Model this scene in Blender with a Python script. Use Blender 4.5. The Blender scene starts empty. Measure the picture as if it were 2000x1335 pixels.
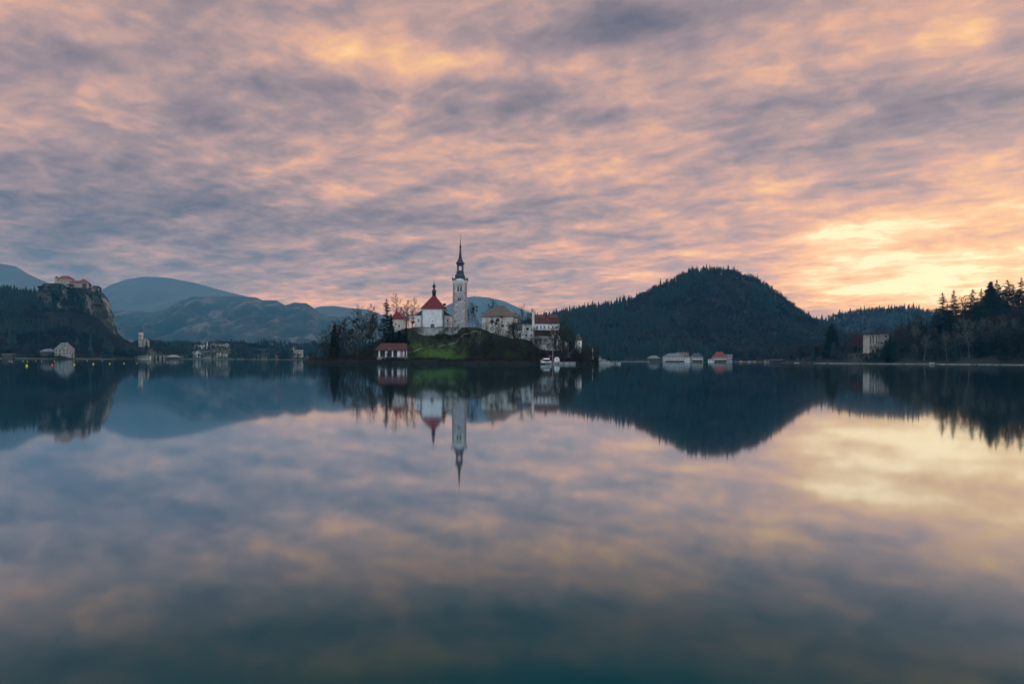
import bpy, math, random
import numpy as np
from mathutils import Vector, Matrix

# ------------------------------------------------------------------ basics
scene = bpy.context.scene
COL = scene.collection
R = math.radians
F = 1333.0            # focal length in photo pixels (24 mm on a 36 mm sensor)
H = 2.2               # eye height over the lake
ROLL = 0.005          # the photograph leans a touch
HZ = 35.2             # horizon below the picture centre

def lin(r, g, b):
    def c(v):
        v /= 255.0
        return v / 12.92 if v <= 0.04045 else ((v + 0.055) / 1.055) ** 2.4
    return (c(r), c(g), c(b))

def ab(px, py):
    dx, dy = px - 1000.0, 667.5 - py
    return dx - dy * ROLL, dx * ROLL + dy

def P(px, py, D):
    a, b = ab(px, py)
    return Vector((a * D / F, D, H + (b + HZ) * D / F))

def ST(px, py):
    a, b = ab(px, py)
    return a / F, (b + HZ) / F

# ------------------------------------------------------------------ camera
cam = bpy.data.cameras.new('camera')
cam.sensor_width = 36.0
cam.lens = F * 36.0 / 2000.0
cam.shift_y = HZ / 2000.0
cam.clip_start = 0.5
cam.clip_end = 40000
camo = bpy.data.objects.new('camera', cam)
COL.objects.link(camo)
cr, sr = math.cos(ROLL), math.sin(ROLL)
camo.matrix_world = Matrix(((cr, -sr, 0, 0), (0, 0, -1, 0), (sr, cr, 0, H), (0, 0, 0, 1)))
scene.camera = camo

# ------------------------------------------------------------------ render settings
scene.render.engine = 'CYCLES'
scene.view_settings.view_transform = 'Standard'
scene.view_settings.look = 'None'
scene.view_settings.exposure = 0.0
scene.view_settings.gamma = 1.0
cy = scene.cycles
cy.use_denoising = True
cy.max_bounces = 5
cy.diffuse_bounces = 2
cy.glossy_bounces = 3
cy.transmission_bounces = 2
cy.volume_bounces = 0
cy.transparent_max_bounces = 6
cy.sample_clamp_indirect = 6.0

# ------------------------------------------------------------------ sky
SUN_AZ, SUN_EL = R(50), R(9)
w = bpy.data.worlds.new("World")
scene.world = w
w.use_nodes = True
wn = w.node_tree
wn.nodes.clear()

class G:
    """tiny helper to write node graphs"""
    def __init__(s, tree): s.t = tree
    def n(s, typ, **kw):
        nd = s.t.nodes.new(typ)
        for k, v in kw.items(): setattr(nd, k, v)
        return nd
    def put(s, sock, v):
        if hasattr(v, 'is_output'): s.t.links.new(v, sock)
        else: sock.default_value = v
    def m(s, op, a, b=0.0, c=0.0, clamp=False):
        nd = s.n('ShaderNodeMath', operation=op, use_clamp=clamp)
        for i, v in enumerate((a, b, c)): s.put(nd.inputs[i], v)
        return nd.outputs[0]
    def vm(s, op, a, b=None):
        nd = s.n('ShaderNodeVectorMath', operation=op)
        s.put(nd.inputs[0], a)
        if b is not None: s.put(nd.inputs[1], b)
        return nd.outputs[1] if op in ('DOT_PRODUCT', 'LENGTH') else nd.outputs[0]
    def comb(s, x, y, z):
        nd = s.n('ShaderNodeCombineXYZ')
        for i, v in enumerate((x, y, z)): s.put(nd.inputs[i], v)
        return nd.outputs[0]
    def sep(s, v):
        nd = s.n('ShaderNodeSeparateXYZ'); s.put(nd.inputs[0], v)
        return nd.outputs
    def noise(s, vec, scale, detail=4, rough=.5, dist=0.0, color=False):
        nd = s.n('ShaderNodeTexNoise')
        s.put(nd.inputs['Vector'], vec)
        nd.inputs['Scale'].default_value = scale
        nd.inputs['Detail'].default_value = detail
        nd.inputs['Roughness'].default_value = rough
        nd.inputs['Distortion'].default_value = dist
        return nd.outputs[1 if color else 0]
    def ramp(s, fac, stops, interp='LINEAR'):
        nd = s.n('ShaderNodeValToRGB')
        cr_ = nd.color_ramp; cr_.interpolation = interp
        while len(cr_.elements) < len(stops): cr_.elements.new(0.5)
        for e, (p, c) in zip(cr_.elements, stops):
            e.position = p; e.color = tuple(c) + (1,) if len(c) == 3 else c
        s.put(nd.inputs[0], fac)
        return nd.outputs[0]
    def mix(s, fac, a, b, mode='MIX'):
        nd = s.n('ShaderNodeMix', data_type='RGBA', blend_type=mode)
        s.put(nd.inputs[0], fac)
        for i, v in ((6, a), (7, b)):
            if isinstance(v, tuple) and len(v) == 3: v = v + (1,)
            s.put(nd.inputs[i], v)
        return nd.outputs[2]
    def mr(s, v, a, b, c, d, smooth=True):
        nd = s.n('ShaderNodeMapRange', interpolation_type='SMOOTHSTEP' if smooth else 'LINEAR')
        for i, x in enumerate((v, a, b, c, d)): s.put(nd.inputs[i], x)
        return nd.outputs[0]

g = G(wn)
tc = g.n('ShaderNodeTexCoord')
D_ = tc.outputs['Generated']
sx_, sy_, sz_ = g.sep(D_)
zc = g.m('MAXIMUM', sz_, 0.0)
az = g.m('ARCTAN2', sx_, sy_)
el = g.m('ARCSINE', zc)
den = g.m('ADD', zc, 0.13)
qx = g.m('DIVIDE', sx_, den)
qy = g.m('DIVIDE', sy_, den)
# cloud-deck coordinates: u runs along the wind towards the glow, v across it
WA = R(34)
qu = g.m('ADD', g.m('MULTIPLY', qx, math.sin(WA)), g.m('MULTIPLY', qy, math.cos(WA)))
qv = g.m('SUBTRACT', g.m('MULTIPLY', qx, math.cos(WA)), g.m('MULTIPLY', qy, math.sin(WA)))
q = g.comb(qv, qu, 0.0)
wcol = g.noise(q, 2.2, 3, .5, 0, True)
q2 = g.vm('ADD', q, g.vm('MULTIPLY', g.vm('SUBTRACT', wcol, (.5, .5, .5)), (.26, .16, 0)))
n1 = g.noise(g.vm('MULTIPLY', g.vm('ADD', q2, (3.1, 7.7, 0)), (1.0, 1.45, 1)), 2.3, 4, .5)
n2 = g.noise(g.vm('MULTIPLY', g.vm('ADD', q2, (13.7, 2.2, 0)), (1.0, 1.25, 1)), 5.6, 5, .56)
n3 = g.noise(g.vm('MULTIPLY', g.vm('ADD', q2, (5.7, 21.2, 0)), (1.0, 1.0, 1)), 14, 3, .5)
nz = g.m('ADD', g.m('MULTIPLY', g.m('SUBTRACT', n1, .5), .92), g.m('ADD', g.m('MULTIPLY', g.m('SUBTRACT', n2, .5), .62), g.m('MULTIPLY', g.m('SUBTRACT', n3, .5), .34)))

def azel(px, py):
    s, t = ST(px, py)
    return math.atan(s), math.atan(t / math.sqrt(1 + s * s))
ae = g.comb(az, el, 0.0)
# broad light and dark regions of the cloud deck by compass bearing and height: (px, py, rx, ry, amount)
LOBES = [
    (2000, 520, 540, 150, .42), (1640, 480, 150, 50, .26), (1740, 430, 160, 40, .14), (1470, 385, 140, 40, .18),
    (1235, 538, 80, 13, .34), (1330, 500, 90, 22, .12), (740, 112, 230, 34, .16), (1060, 128, 240, 34, .15),
    (1860, 80, 160, 60, .22), (1600, 130, 120, 40, .12), (1290, 300, 260, 60, .10), (900, 330, 320, 40, .10),
    (760, 590, 320, 20, .26), (510, 580, 60, 12, .20), (230, 60, 160, 30, .08), (110, 200, 160, 50, .03),
    (1960, 330, 160, 60, .14), (1700, 560, 260, 40, .26), (1520, 470, 200, 50, .10),
    (1230, 50, 110, 60, -.24), (1060, 196, 110, 34, -.26), (560, 165, 110, 22, -.20), (110, 95, 110, 30, -.17),
    (1700, 225, 220, 45, -.17), (0, 470, 600, 150, -.30), (650, 430, 300, 60, -.07), (400, 250, 180, 50, -.10), (1980, 60, 60, 60, -.15),
    (260, 380, 300, 60, -.10), (1180, 400, 120, 30, -.08), (1900, 200, 120, 30, -.12), (700, 250, 160, 40, -.08),
]
ga, ge = azel(1960, 520)
gv = g.vm('MULTIPLY', g.vm('SUBTRACT', ae, (ga, ge, 0)), (1 / .42, 1 / .13, 0))
calm = g.m('POWER', 2.71828, g.m('MULTIPLY', g.vm('DOT_PRODUCT', gv, gv), -1.0))
nz = g.m('MULTIPLY', nz, g.m('MULTIPLY_ADD', calm, -.28, 1.0))      # thinner, smoother veil in front of the hidden sun
L = g.m('ADD', nz, .47)
for (lx, ly, rx, ry, am) in LOBES:
    a0, e0 = azel(lx, ly)
    a1, _ = azel(lx + rx, ly); _, e1 = azel(lx, ly - ry)
    sc_ = (1 / max(abs(a1 - a0), 1e-3), 1 / max(abs(e1 - e0), 1e-3), 0)
    dv = g.vm('MULTIPLY', g.vm('SUBTRACT', ae, (a0, e0, 0)), sc_)
    d2 = g.vm('DOT_PRODUCT', dv, dv)
    ex = g.m('POWER', 2.71828, g.m('MULTIPLY', d2, -1.0))
    L = g.m('MULTIPLY_ADD', ex, am, L)
SKY0 = g.ramp(L, [(0.0, lin(98, 96, 110)), (0.2, lin(130, 118, 126)), (0.38, lin(160, 139, 140)), (0.52, lin(190, 156, 147)),
                 (0.66, lin(224, 174, 146)), (0.80, lin(250, 198, 138)), (0.92, (1.12, .78, .42)), (1.0, (1.32, 1.02, .62))])
SKY = g.vm('MULTIPLY', SKY0, (1.06, 1.06, 1.08))
# added fill light: sky overhead and behind the viewer made brighter and cooler
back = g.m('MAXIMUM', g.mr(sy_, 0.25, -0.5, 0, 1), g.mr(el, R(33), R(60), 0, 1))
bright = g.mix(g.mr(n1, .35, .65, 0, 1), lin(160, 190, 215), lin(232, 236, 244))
BACK_FILL_GAIN = 1.7
brightx = g.vm('MULTIPLY', bright, (BACK_FILL_GAIN,) * 3)
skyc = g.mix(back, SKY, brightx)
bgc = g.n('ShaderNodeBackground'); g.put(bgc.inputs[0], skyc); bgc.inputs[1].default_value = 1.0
st = g.n('ShaderNodeTexSky', sky_type='NISHITA', sun_disc=False)
st.sun_elevation = SUN_EL; st.sun_rotation = SUN_AZ
st.air_density = 1.0; st.dust_density = 2.0; st.altitude = 475
bgs = g.n('ShaderNodeBackground'); g.put(bgs.inputs[0], st.outputs[0]); bgs.inputs[1].default_value = 0.05
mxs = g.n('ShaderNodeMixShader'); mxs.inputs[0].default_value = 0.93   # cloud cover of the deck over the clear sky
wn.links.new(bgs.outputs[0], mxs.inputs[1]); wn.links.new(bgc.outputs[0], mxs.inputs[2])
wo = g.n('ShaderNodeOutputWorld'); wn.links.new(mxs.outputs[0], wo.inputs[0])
w.cycles.sampling_method = 'MANUAL'
w.cycles.sample_map_resolution = 512

# ------------------------------------------------------------------ sun (veiled, low, beyond the right edge)
sl = bpy.data.lights.new('sun', 'SUN')
sl.energy = 0.9; sl.angle = R(10); sl.color = (1.0, .72, .48)
so = bpy.data.objects.new('sun', sl); COL.objects.link(so)
sd = Vector((math.sin(SUN_AZ) * math.cos(SUN_EL), math.cos(SUN_AZ) * math.cos(SUN_EL), math.sin(SUN_EL)))
so.rotation_euler = sd.to_track_quat('Z', 'Y').to_euler()

# ------------------------------------------------------------------ materials
MATS = {}
def pm(name, c1, c2=None, scale=1.0, rough=.85, bump=0.0, bscale=None, lo=.4, hi=.62, spec=.3, metal=0.0, rnd=0.0, c3=None, s3=1.0, lo3=.55, hi3=.65, stretch=None):
    """procedural surface: two colours mixed by noise, an optional third in patches, optional bump and per-object variation"""
    m = bpy.data.materials.new(name); m.use_nodes = True
    t = m.node_tree; b = t.nodes['Principled BSDF']; q_ = G(t)
    co = q_.n('ShaderNodeTexCoord').outputs['Object']
    if stretch: co = q_.vm('MULTIPLY', co, stretch)
    c2 = c2 or tuple(v * .8 for v in c1)
    c = q_.mix(q_.mr(q_.noise(co, scale, 5, .6), lo, hi, 0, 1), c1, c2)
    if c3: c = q_.mix(q_.mr(q_.noise(co, s3, 4, .6), lo3, hi3, 0, 1), c, c3)
    if rnd:
        r_ = q_.n('ShaderNodeObjectInfo').outputs['Random']
        c = q_.mix(1.0, c, q_.mix(r_, (1 - rnd, 1 - rnd * .6, 1 - rnd, 1), (1 + rnd, 1 + rnd, 1 + rnd * .5, 1)), 'MULTIPLY')
    t.links.new(c, b.inputs['Base Color'])
    b.inputs['Roughness'].default_value = rough
    b.inputs['Specular IOR Level'].default_value = spec
    b.inputs['Metallic'].default_value = metal
    if bump:
        bn = q_.n('ShaderNodeBump'); bn.inputs['Strength'].default_value = bump
        q_.put(bn.inputs['Height'], q_.noise(co, bscale or scale * 4, 4, .6))
        t.links.new(bn.outputs[0], b.inputs['Normal'])
    MATS[name] = m
    return m

pm('plaster_white', (.68, .67, .67), (.56, .55, .55), .35, c3=(.42, .40, .39), s3=.5, lo3=.54, hi3=.72)
pm('plaster_cream', (.58, .52, .44), (.44, .40, .35), .3, c3=(.36, .32, .27), s3=.5, lo3=.55, hi3=.7)
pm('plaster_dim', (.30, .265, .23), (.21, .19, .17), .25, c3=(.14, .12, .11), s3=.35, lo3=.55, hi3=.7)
pm('plaster_old', (.47, .43, .38), (.32, .29, .27), .25, c3=(.26, .22, .19), s3=.35, lo3=.55, hi3=.7, stretch=(1, 1, .5))
pm('stone_tower', (.32, .29, .29), (.21, .20, .22), .45, bump=.4, c3=(.46, .43, .42), s3=.5, lo3=.5, hi3=.66)
pm('stone_wall', (.30, .30, .30), (.14, .15, .15), .3, bump=.4, c3=(.05, .06, .05), s3=.25, lo3=.55, hi3=.64, stretch=(1, 1, .5))
pm('brick_edge', (.30, .20, .18), (.22, .16, .155), .6)
pm('quoin_dark', (.10, .12, .16), (.14, .16, .2), 1.0)
pm('roof_red', (.15, .010, .018), (.11, .009, .016), .8, rough=.7, bump=.3, bscale=3)
pm('roof_tile', (.080, .019, .020), (.050, .018, .020), .5, rough=.8, bump=.3, bscale=3, c3=(.10, .07, .055), s3=.4)
pm('roof_brown', (.12, .085, .065), (.075, .06, .05), .5, rough=.9, bump=.3, bscale=3, c3=(.18, .05, .05), s3=.15, lo3=.56, hi3=.62)
pm('roof_bright', (.20, .034, .026), (.13, .03, .025), .5, rough=.8)
pm('roof_grey', (.13, .15, .16), (.09, .10, .11), .3, rough=.7)
pm('roof_dark', (.016, .022, .036), (.03, .036, .05), .6, rough=.45)
pm('metal_dark', (.012, .016, .024), (.02, .024, .03), 1.0, rough=.4, metal=.3)
pm('gold', (.5, .34, .12), (.4, .28, .1), 2.0, rough=.4, metal=.8)
pm('glass_dark', (.012, .016, .022), (.02, .026, .034), 1.0, rough=.15, spec=.6)
pm('frame_white', (.6, .6, .6), (.5, .5, .5), 1.0)
pm('timber', (.07, .042, .03), (.035, .024, .02), .8, stretch=(4, 4, 1))
pm('timber_orange', (.20, .10, .05), (.14, .07, .04), .8)
pm('concrete', (.26, .26, .25), (.15, .15, .15), .5)
pm('paint_blue', (.04, .12, .28), (.03, .09, .2), 1.0, rough=.5)
pm('paint_red', (.42, .04, .035), (.3, .03, .03), 1.0, rough=.5)
pm('paint_white', (.72, .72, .70), (.6, .6, .6), 1.0, rough=.5)
pm('paint_yellow', (.66, .50, .08), (.5, .38, .06), 1.0, rough=.5)
pm('paint_green', (.05, .25, .12), (.04, .18, .09), 1.0, rough=.6)
pm('buoy_red', (.7, .05, .04), (.6, .05, .04), 1.0, rough=.4)
pm('bark', (0.0310, 0.0260, 0.0223), (0.0174, 0.0149, 0.0136), 1.5, rnd=.3)
pm('bark_pale', (.16, .15, .14), (.08, .075, .07), 1.2)
pm('twig', (0.0248, 0.0198, 0.0186), (0.0161, 0.0136, 0.0136), .6, rnd=.3)
pm('twig_warm', (0.0527, 0.0310, 0.0198), (0.0310, 0.0211, 0.0174), .6, rnd=.3)
pm('twig_pale', (.10, .09, .085), (.06, .055, .05), .6, rnd=.3)
pm('needles', (0.0087, 0.0186, 0.0112), (0.0050, 0.0112, 0.0074), .5, rnd=.35)
pm('needles_blue', (0.0136, 0.0273, 0.0236), (0.0074, 0.0161, 0.0136), .4, rnd=.3)
pm('needles_green', (0.0186, 0.0341, 0.0112), (0.0087, 0.0198, 0.0087), .4, rnd=.3)
pm('needles_warm', (0.0186, 0.0198, 0.0087), (0.0099, 0.0124, 0.0068), .4, rnd=.4)
pm('mistletoe', (.028, .050, .012), (.018, .032, .010), 1.0)
pm('leaf_red', (.10, .020, .026), (.06, .016, .02), .5)
pm('leaf_olive', (.050, .075, .020), (.03, .045, .015), .5)
pm('shrub', (.016, .014, .010), (.009, .010, .008), .3, c3=(.030, .019, .018), s3=.15, lo3=.5, hi3=.6)
pm('forest_conifer', (.003, .017, .017), (.002, .010, .011), .012, c3=(.008, .022, .016), s3=.03, lo3=.5, hi3=.65)
pm('forest_bare', (.044, .032, .031), (.012, .013, .016), .012, c3=(.065, .054, .050), s3=.02, lo3=.56, hi3=.66)
pm('hill_soil', (.014, .013, .011), (.009, .010, .009), .02, c3=(.022, .020, .016), s3=.03)
pm('plain_ground', (.045, .065, .025), (.05, .045, .03), .02, c3=(.1, .09, .07), s3=.05)
pm('limestone', (.185, .17, .155), (.06, .058, .056), .09, rough=.95, bump=1.0, bscale=.3, c3=(.014, .024, .020), s3=.028, lo3=.38, hi3=.50, stretch=(1.3, 1.3, .6))
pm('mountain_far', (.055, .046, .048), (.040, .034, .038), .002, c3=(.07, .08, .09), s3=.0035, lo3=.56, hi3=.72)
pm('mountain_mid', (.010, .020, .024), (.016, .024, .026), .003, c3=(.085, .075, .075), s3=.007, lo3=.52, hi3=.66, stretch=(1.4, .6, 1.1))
pm('path_gravel', (.20, .18, .15), (.12, .11, .09), .8)
pm('grass_blade', (.040, .080, .012), (.035, .042, .014), .15)

def island_mat():
    m = bpy.data.materials.new('island_ground'); m.use_nodes = True
    t = m.node_tree; b = t.nodes['Principled BSDF']; q_ = G(t)
    co = q_.n('ShaderNodeTexCoord').outputs['Object']
    x, y, z = q_.sep(co)
    grass = q_.mix(q_.mr(q_.noise(co, .12, 5, .6), .4, .62, 0, 1), (.036, .078, .012), (.024, .042, .011))
    scrub = q_.mix(q_.mr(q_.noise(co, .3, 5, .6), .4, .6, 0, 1), (.024, .019, .013), (.010, .012, .008))
    # lawn on the open slope under the church, scrub to either side
    e = q_.m('ADD', x, q_.m('MULTIPLY', q_.m('SUBTRACT', q_.noise(co, .055, 5, .6), .5), 60))
    lawn = q_.m('MULTIPLY', q_.mr(e, -66, -56, .12, 1), q_.mr(e, -32, -12, 1, .05))
    lawn = q_.m('MULTIPLY', lawn, q_.mr(z, 9.5, 14.5, 1, .1))
    e2 = q_.mr(q_.noise(co, .07, 3, .6), .54, .62, 0, .4)
    c = q_.mix(q_.m('MAXIMUM', lawn, e2), scrub, grass)
    rock = q_.mix(q_.mr(q_.noise(co, .9, 4, .6), .4, .65, 0, 1), (.008, .008, .007), (.020, .018, .016))
    c = q_.mix(q_.mr(z, 1.8, 2.5, 1, 0), c, rock)
    t.links.new(c, b.inputs['Base Color']); b.inputs['Roughness'].default_value = .95
    b.inputs['Specular IOR Level'].default_value = .15
    bn = q_.n('ShaderNodeBump'); bn.inputs['Strength'].default_value = .6
    q_.put(bn.inputs['Height'], q_.noise(co, 1.5, 5, .65)); t.links.new(bn.outputs[0], b.inputs['Normal'])
    MATS['island_ground'] = m
island_mat()

def water_mat():
    m = bpy.data.materials.new('water'); m.use_nodes = True
    t = m.node_tree; t.nodes.clear(); q_ = G(t)
    lw = q_.n('ShaderNodeLayerWeight'); lw.inputs[0].default_value = .5
    def gr(v): return (v, v, v)
    # facing = 1 - cos(view angle): still water mirrors near grazing and clears up towards the feet
    fac = q_.ramp(lw.outputs['Facing'], [(0, gr(.02)), (.45, gr(.04)), (.58, gr(.035)), (.65, gr(.13)), (.71, gr(.36)), (.80, gr(.74)), (.90, gr(.88)), (1, gr(.94))])
    gl = q_.n('ShaderNodeBsdfGlossy'); gl.distribution = 'GGX'
    co = q_.n('ShaderNodeTexCoord').outputs['Object']
    gl.inputs['Color'].default_value = (.76, .89, .95, 1)
    gl.inputs['Roughness'].default_value = .042
    df = q_.n('ShaderNodeBsdfDiffuse')
    q_.put(df.inputs[0], q_.mix(q_.noise(co, .15, 3, .5), (.0002, .034, .040, 1), (.0002, .044, .050, 1)))
    mx = q_.n('ShaderNodeMixShader'); q_.put(mx.inputs[0], fac)
    t.links.new(df.outputs[0], mx.inputs[1]); t.links.new(gl.outputs[0], mx.inputs[2])
    o = q_.n('ShaderNodeOutputMaterial'); t.links.new(mx.outputs[0], o.inputs[0])
    MATS['water'] = m
water_mat()
# ------------------------------------------------------------------ mesh helpers
def tag(o, label=None, cat=None, group=None, kind=None):
    if label: o['label'] = label
    if cat: o['category'] = cat
    if group: o['group'] = group
    if kind: o['kind'] = kind
    return o

def empty(name, loc, rz=0.0):
    o = bpy.data.objects.new(name, None); COL.objects.link(o)
    o.location = loc; o.rotation_euler = (0, 0, rz); o.empty_display_size = 1
    return o

def link(name, me, parent=None, loc=None):
    o = bpy.data.objects.new(name, me); COL.objects.link(o)
    if parent is not None: o.parent = parent
    if loc is not None: o.location = loc
    return o

class MB:
    """collects boxes, prisms, lathes and tubes of one part"""
    def __init__(s): s.v = []; s.f = []; s.mi = []; s.sm = []
    def add(s, vs, fs, mi=0, smooth=False):
        k = len(s.v); s.v += [tuple(v) for v in vs]
        for f in fs: s.f.append(tuple(i + k for i in f)); s.mi.append(mi); s.sm.append(smooth)
    def box(s, x0, x1, y0, y1, z0, z1, mi=0, bev=0.0):
        if bev <= 0:
            s.add([(x0, y0, z0), (x1, y0, z0), (x1, y1, z0), (x0, y1, z0), (x0, y0, z1), (x1, y0, z1), (x1, y1, z1), (x0, y1, z1)],
                  [(0, 3, 2, 1), (4, 5, 6, 7), (0, 1, 5, 4), (1, 2, 6, 5), (2, 3, 7, 6), (3, 0, 4, 7)], mi)
        else:
            b = bev
            r = [(x0 + b, y0), (x1 - b, y0), (x1, y0 + b), (x1, y1 - b), (x1 - b, y1), (x0 + b, y1), (x0, y1 - b), (x0, y0 + b)]
            s.prism(r, z0, z1, mi)
    def prism(s, ring, z0, z1, mi=0, top=None):
        """ring: list of (x, y) counter-clockwise; top: optional other ring at z1"""
        n = len(ring); top = top or ring
        s.add([(x, y, z0) for x, y in ring] + [(x, y, z1) for x, y in top],
              [tuple(range(n))[::-1], tuple(range(n, 2 * n))] + [(i, (i + 1) % n, n + (i + 1) % n, n + i) for i in range(n)], mi)
    def plate(s, poly, y0, y1, mi=0):
        """outline in x-z, extruded along y (front at y0)"""
        n = len(poly)
        s.add([(x, y0, z) for x, z in poly] + [(x, y1, z) for x, z in poly],
              [tuple(range(n)), tuple(range(n, 2 * n))[::-1]] + [(i, n + i, n + (i + 1) % n, (i + 1) % n) for i in range(n)], mi)
    def lathe(s, prof, n=16, c=(0, 0), mi=0, smooth=True, rot=0.0, square=False):
        """prof: (radius, z) from bottom to top; square=True: four-sided with flat faces towards x and y"""
        vs = []; fs = []
        if square: n = 4; rot = math.pi / 4
        k = math.sqrt(2) if square else 1
        for r, z in prof:
            for i in range(n):
                a = rot + 2 * math.pi * i / n
                vs.append((c[0] + k * r * math.cos(a), c[1] + k * r * math.sin(a), z))
        for j in range(len(prof) - 1):
            for i in range(n):
                i2 = (i + 1) % n
                fs.append((j * n + i, j * n + i2, (j + 1) * n + i2, (j + 1) * n + i))
        fs.append(tuple(range(n))[::-1]); fs.append(tuple(range((len(prof) - 1) * n, len(prof) * n)))
        s.add(vs, fs, mi, smooth and not square)
    def tube(s, p, q_, r0, r1=None, n=6, mi=0):
        r1 = r0 if r1 is None else r1
        p, q_ = Vector(p), Vector(q_); d = (q_ - p).normalized()
        u = d.cross(Vector((0, 0, 1)) if abs(d.z) < .9 else Vector((1, 0, 0))).normalized(); v = d.cross(u)
        vs = []
        for c, r in ((p, r0), (q_, r1)):
            for i in range(n):
                a = 2 * math.pi * i / n
                vs.append(c + (u * math.cos(a) + v * math.sin(a)) * r)
        s.add(vs, [tuple(range(n)), tuple(range(n, 2 * n))[::-1]] + [(i, n + i, n + (i + 1) % n, (i + 1) % n) for i in range(n)], mi, True)
    def hip(s, x0, x1, y0, y1, z0, z1, rx0, rx1, ry0=None, ry1=None, mi=0, th=.25):
        """hipped roof with a ridge from rx0 to rx1 (along x) or ry0 to ry1 (along y), with an eave slab of thickness th"""
        ym = (y0 + y1) / 2
        ra = (rx0, ym if ry0 is None else ry0, z1); rb = (rx1, ym if ry1 is None else ry1, z1)
        vs = [(x0, y0, z0 - th), (x1, y0, z0 - th), (x1, y1, z0 - th), (x0, y1, z0 - th), (x0, y0, z0), (x1, y0, z0), (x1, y1, z0), (x0, y1, z0), ra, rb]
        fs = [(0, 3, 2, 1), (0, 1, 5, 4), (1, 2, 6, 5), (2, 3, 7, 6), (3, 0, 4, 7)]
        if ry0 is None: fs += [(4, 5, 9, 8), (5, 6, 9), (6, 7, 8, 9), (7, 4, 8)]
        else: fs += [(4, 5, 8), (5, 6, 9, 8), (6, 7, 9), (7, 4, 8, 9)]
        s.add(vs, fs, mi)
    def build(s, name, mat, parent=None, loc=None):
        me = bpy.data.meshes.new(name); me.from_pydata(s.v, [], s.f)
        for m_ in (mat if isinstance(mat, (list, tuple)) else [mat]): me.materials.append(MATS[m_])
        me.polygons.foreach_set('material_index', s.mi); me.polygons.foreach_set('use_smooth', s.sm)
        me.update()
        return link(name, me, parent, loc)

def tri_mesh(name, V, T, mat, mi=None):
    V = np.asarray(V, dtype=np.float32); T = np.asarray(T, dtype=np.int32)
    me = bpy.data.meshes.new(name)
    me.vertices.add(len(V)); me.vertices.foreach_set('co', V.ravel())
    me.loops.add(T.size); me.loops.foreach_set('vertex_index', T.ravel())
    me.polygons.add(len(T)); me.polygons.foreach_set('loop_start', np.arange(0, T.size, 3, dtype=np.int32))
    for m_ in (mat if isinstance(mat, (list, tuple)) else [mat]): me.materials.append(MATS[m_])
    if mi is not None: me.polygons.foreach_set('material_index', np.asarray(mi, dtype=np.int32))
    me.update(calc_edges=True)
    return me

# value noise in numpy
_T = np.random.RandomState(5).rand(256, 256)
def vnoise(x, y):
    xi = np.floor(x).astype(int); yi = np.floor(y).astype(int)
    fx = x - xi; fy = y - yi
    fx = fx * fx * (3 - 2 * fx); fy = fy * fy * (3 - 2 * fy)
    a = _T[xi & 255, yi & 255]; b = _T[(xi + 1) & 255, yi & 255]
    c = _T[xi & 255, (yi + 1) & 255]; d = _T[(xi + 1) & 255, (yi + 1) & 255]
    return (a * (1 - fx) + b * fx) * (1 - fy) + (c * (1 - fx) + d * fx) * fy - .5
def fbm(x, y, o=5, g_=.5):
    s = 0; a = 1.0
    for i in range(o):
        s = s + a * vnoise(x * 2 ** i + 17.3 * i, y * 2 ** i + 5.1 * i); a *= g_
    return s
def sstep(a, b, x):
    t = np.clip((x - a) / (b - a), 0, 1); return t * t * (3 - 2 * t)

def height_sheet(name, s0, s1, ns, y0, y1, ny, hf, mat, ypow=1.0):
    """terrain sheet spanned fan-wise from the lake; hf(X, Y, S) gives the height"""
    S = np.linspace(s0, s1, ns); T = np.linspace(0, 1, ny) ** ypow; Y = y0 + (y1 - y0) * T
    SS, YY = np.meshgrid(S, Y); XX = SS * YY
    Z = hf(XX, YY, SS)
    V = np.stack([XX, YY, Z], -1).reshape(-1, 3)
    idx = np.arange(ns * ny).reshape(ny, ns)
    a = idx[:-1, :-1].ravel(); b = idx[:-1, 1:].ravel(); c = idx[1:, 1:].ravel(); d = idx[1:, :-1].ravel()
    me = bpy.data.meshes.new(name)
    me.vertices.add(len(V)); me.vertices.foreach_set('co', V.astype(np.float32).ravel())
    Q = np.stack([a, b, c, d], -1).astype(np.int32)
    me.loops.add(Q.size); me.loops.foreach_set('vertex_index', Q.ravel())
    me.polygons.add(len(Q)); me.polygons.foreach_set('loop_start', np.arange(0, Q.size, 4, dtype=np.int32))
    me.polygons.foreach_set('use_smooth', np.ones(len(Q), bool))
    me.materials.append(MATS[mat]); me.update(calc_edges=True)
    return tag(link(name, me), kind='structure')

def prof(points, D, drop=0.0):
    """skyline given as picture points -> ridge height in metres above the lake over s = x / y, seen at distance D"""
    pts = [ST(px, py) for px, py in points]
    s = np.array([p[0] for p in pts]); z = np.array([H + p[1] * D - drop for p in pts])
    return lambda q_: np.interp(q_, s, z)

# ------------------------------------------------------------------ water, ground, hills, mountains
mb = MB()
n = 24
for i in range(n):
    for j in range(n):
        x0, x1 = -9000 + i * 12400 / n, -9000 + (i + 1) * 12400 / n
        y0, y1 = -380 + j * 10800 / n, -380 + (j + 1) * 10800 / n
        mb.add([(x0, y0, 0), (x1, y0, 0), (x1, y1, 0), (x0, y1, 0)], [(0, 1, 2, 3)])
tag(mb.build('water', 'water'), kind='structure')

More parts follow.
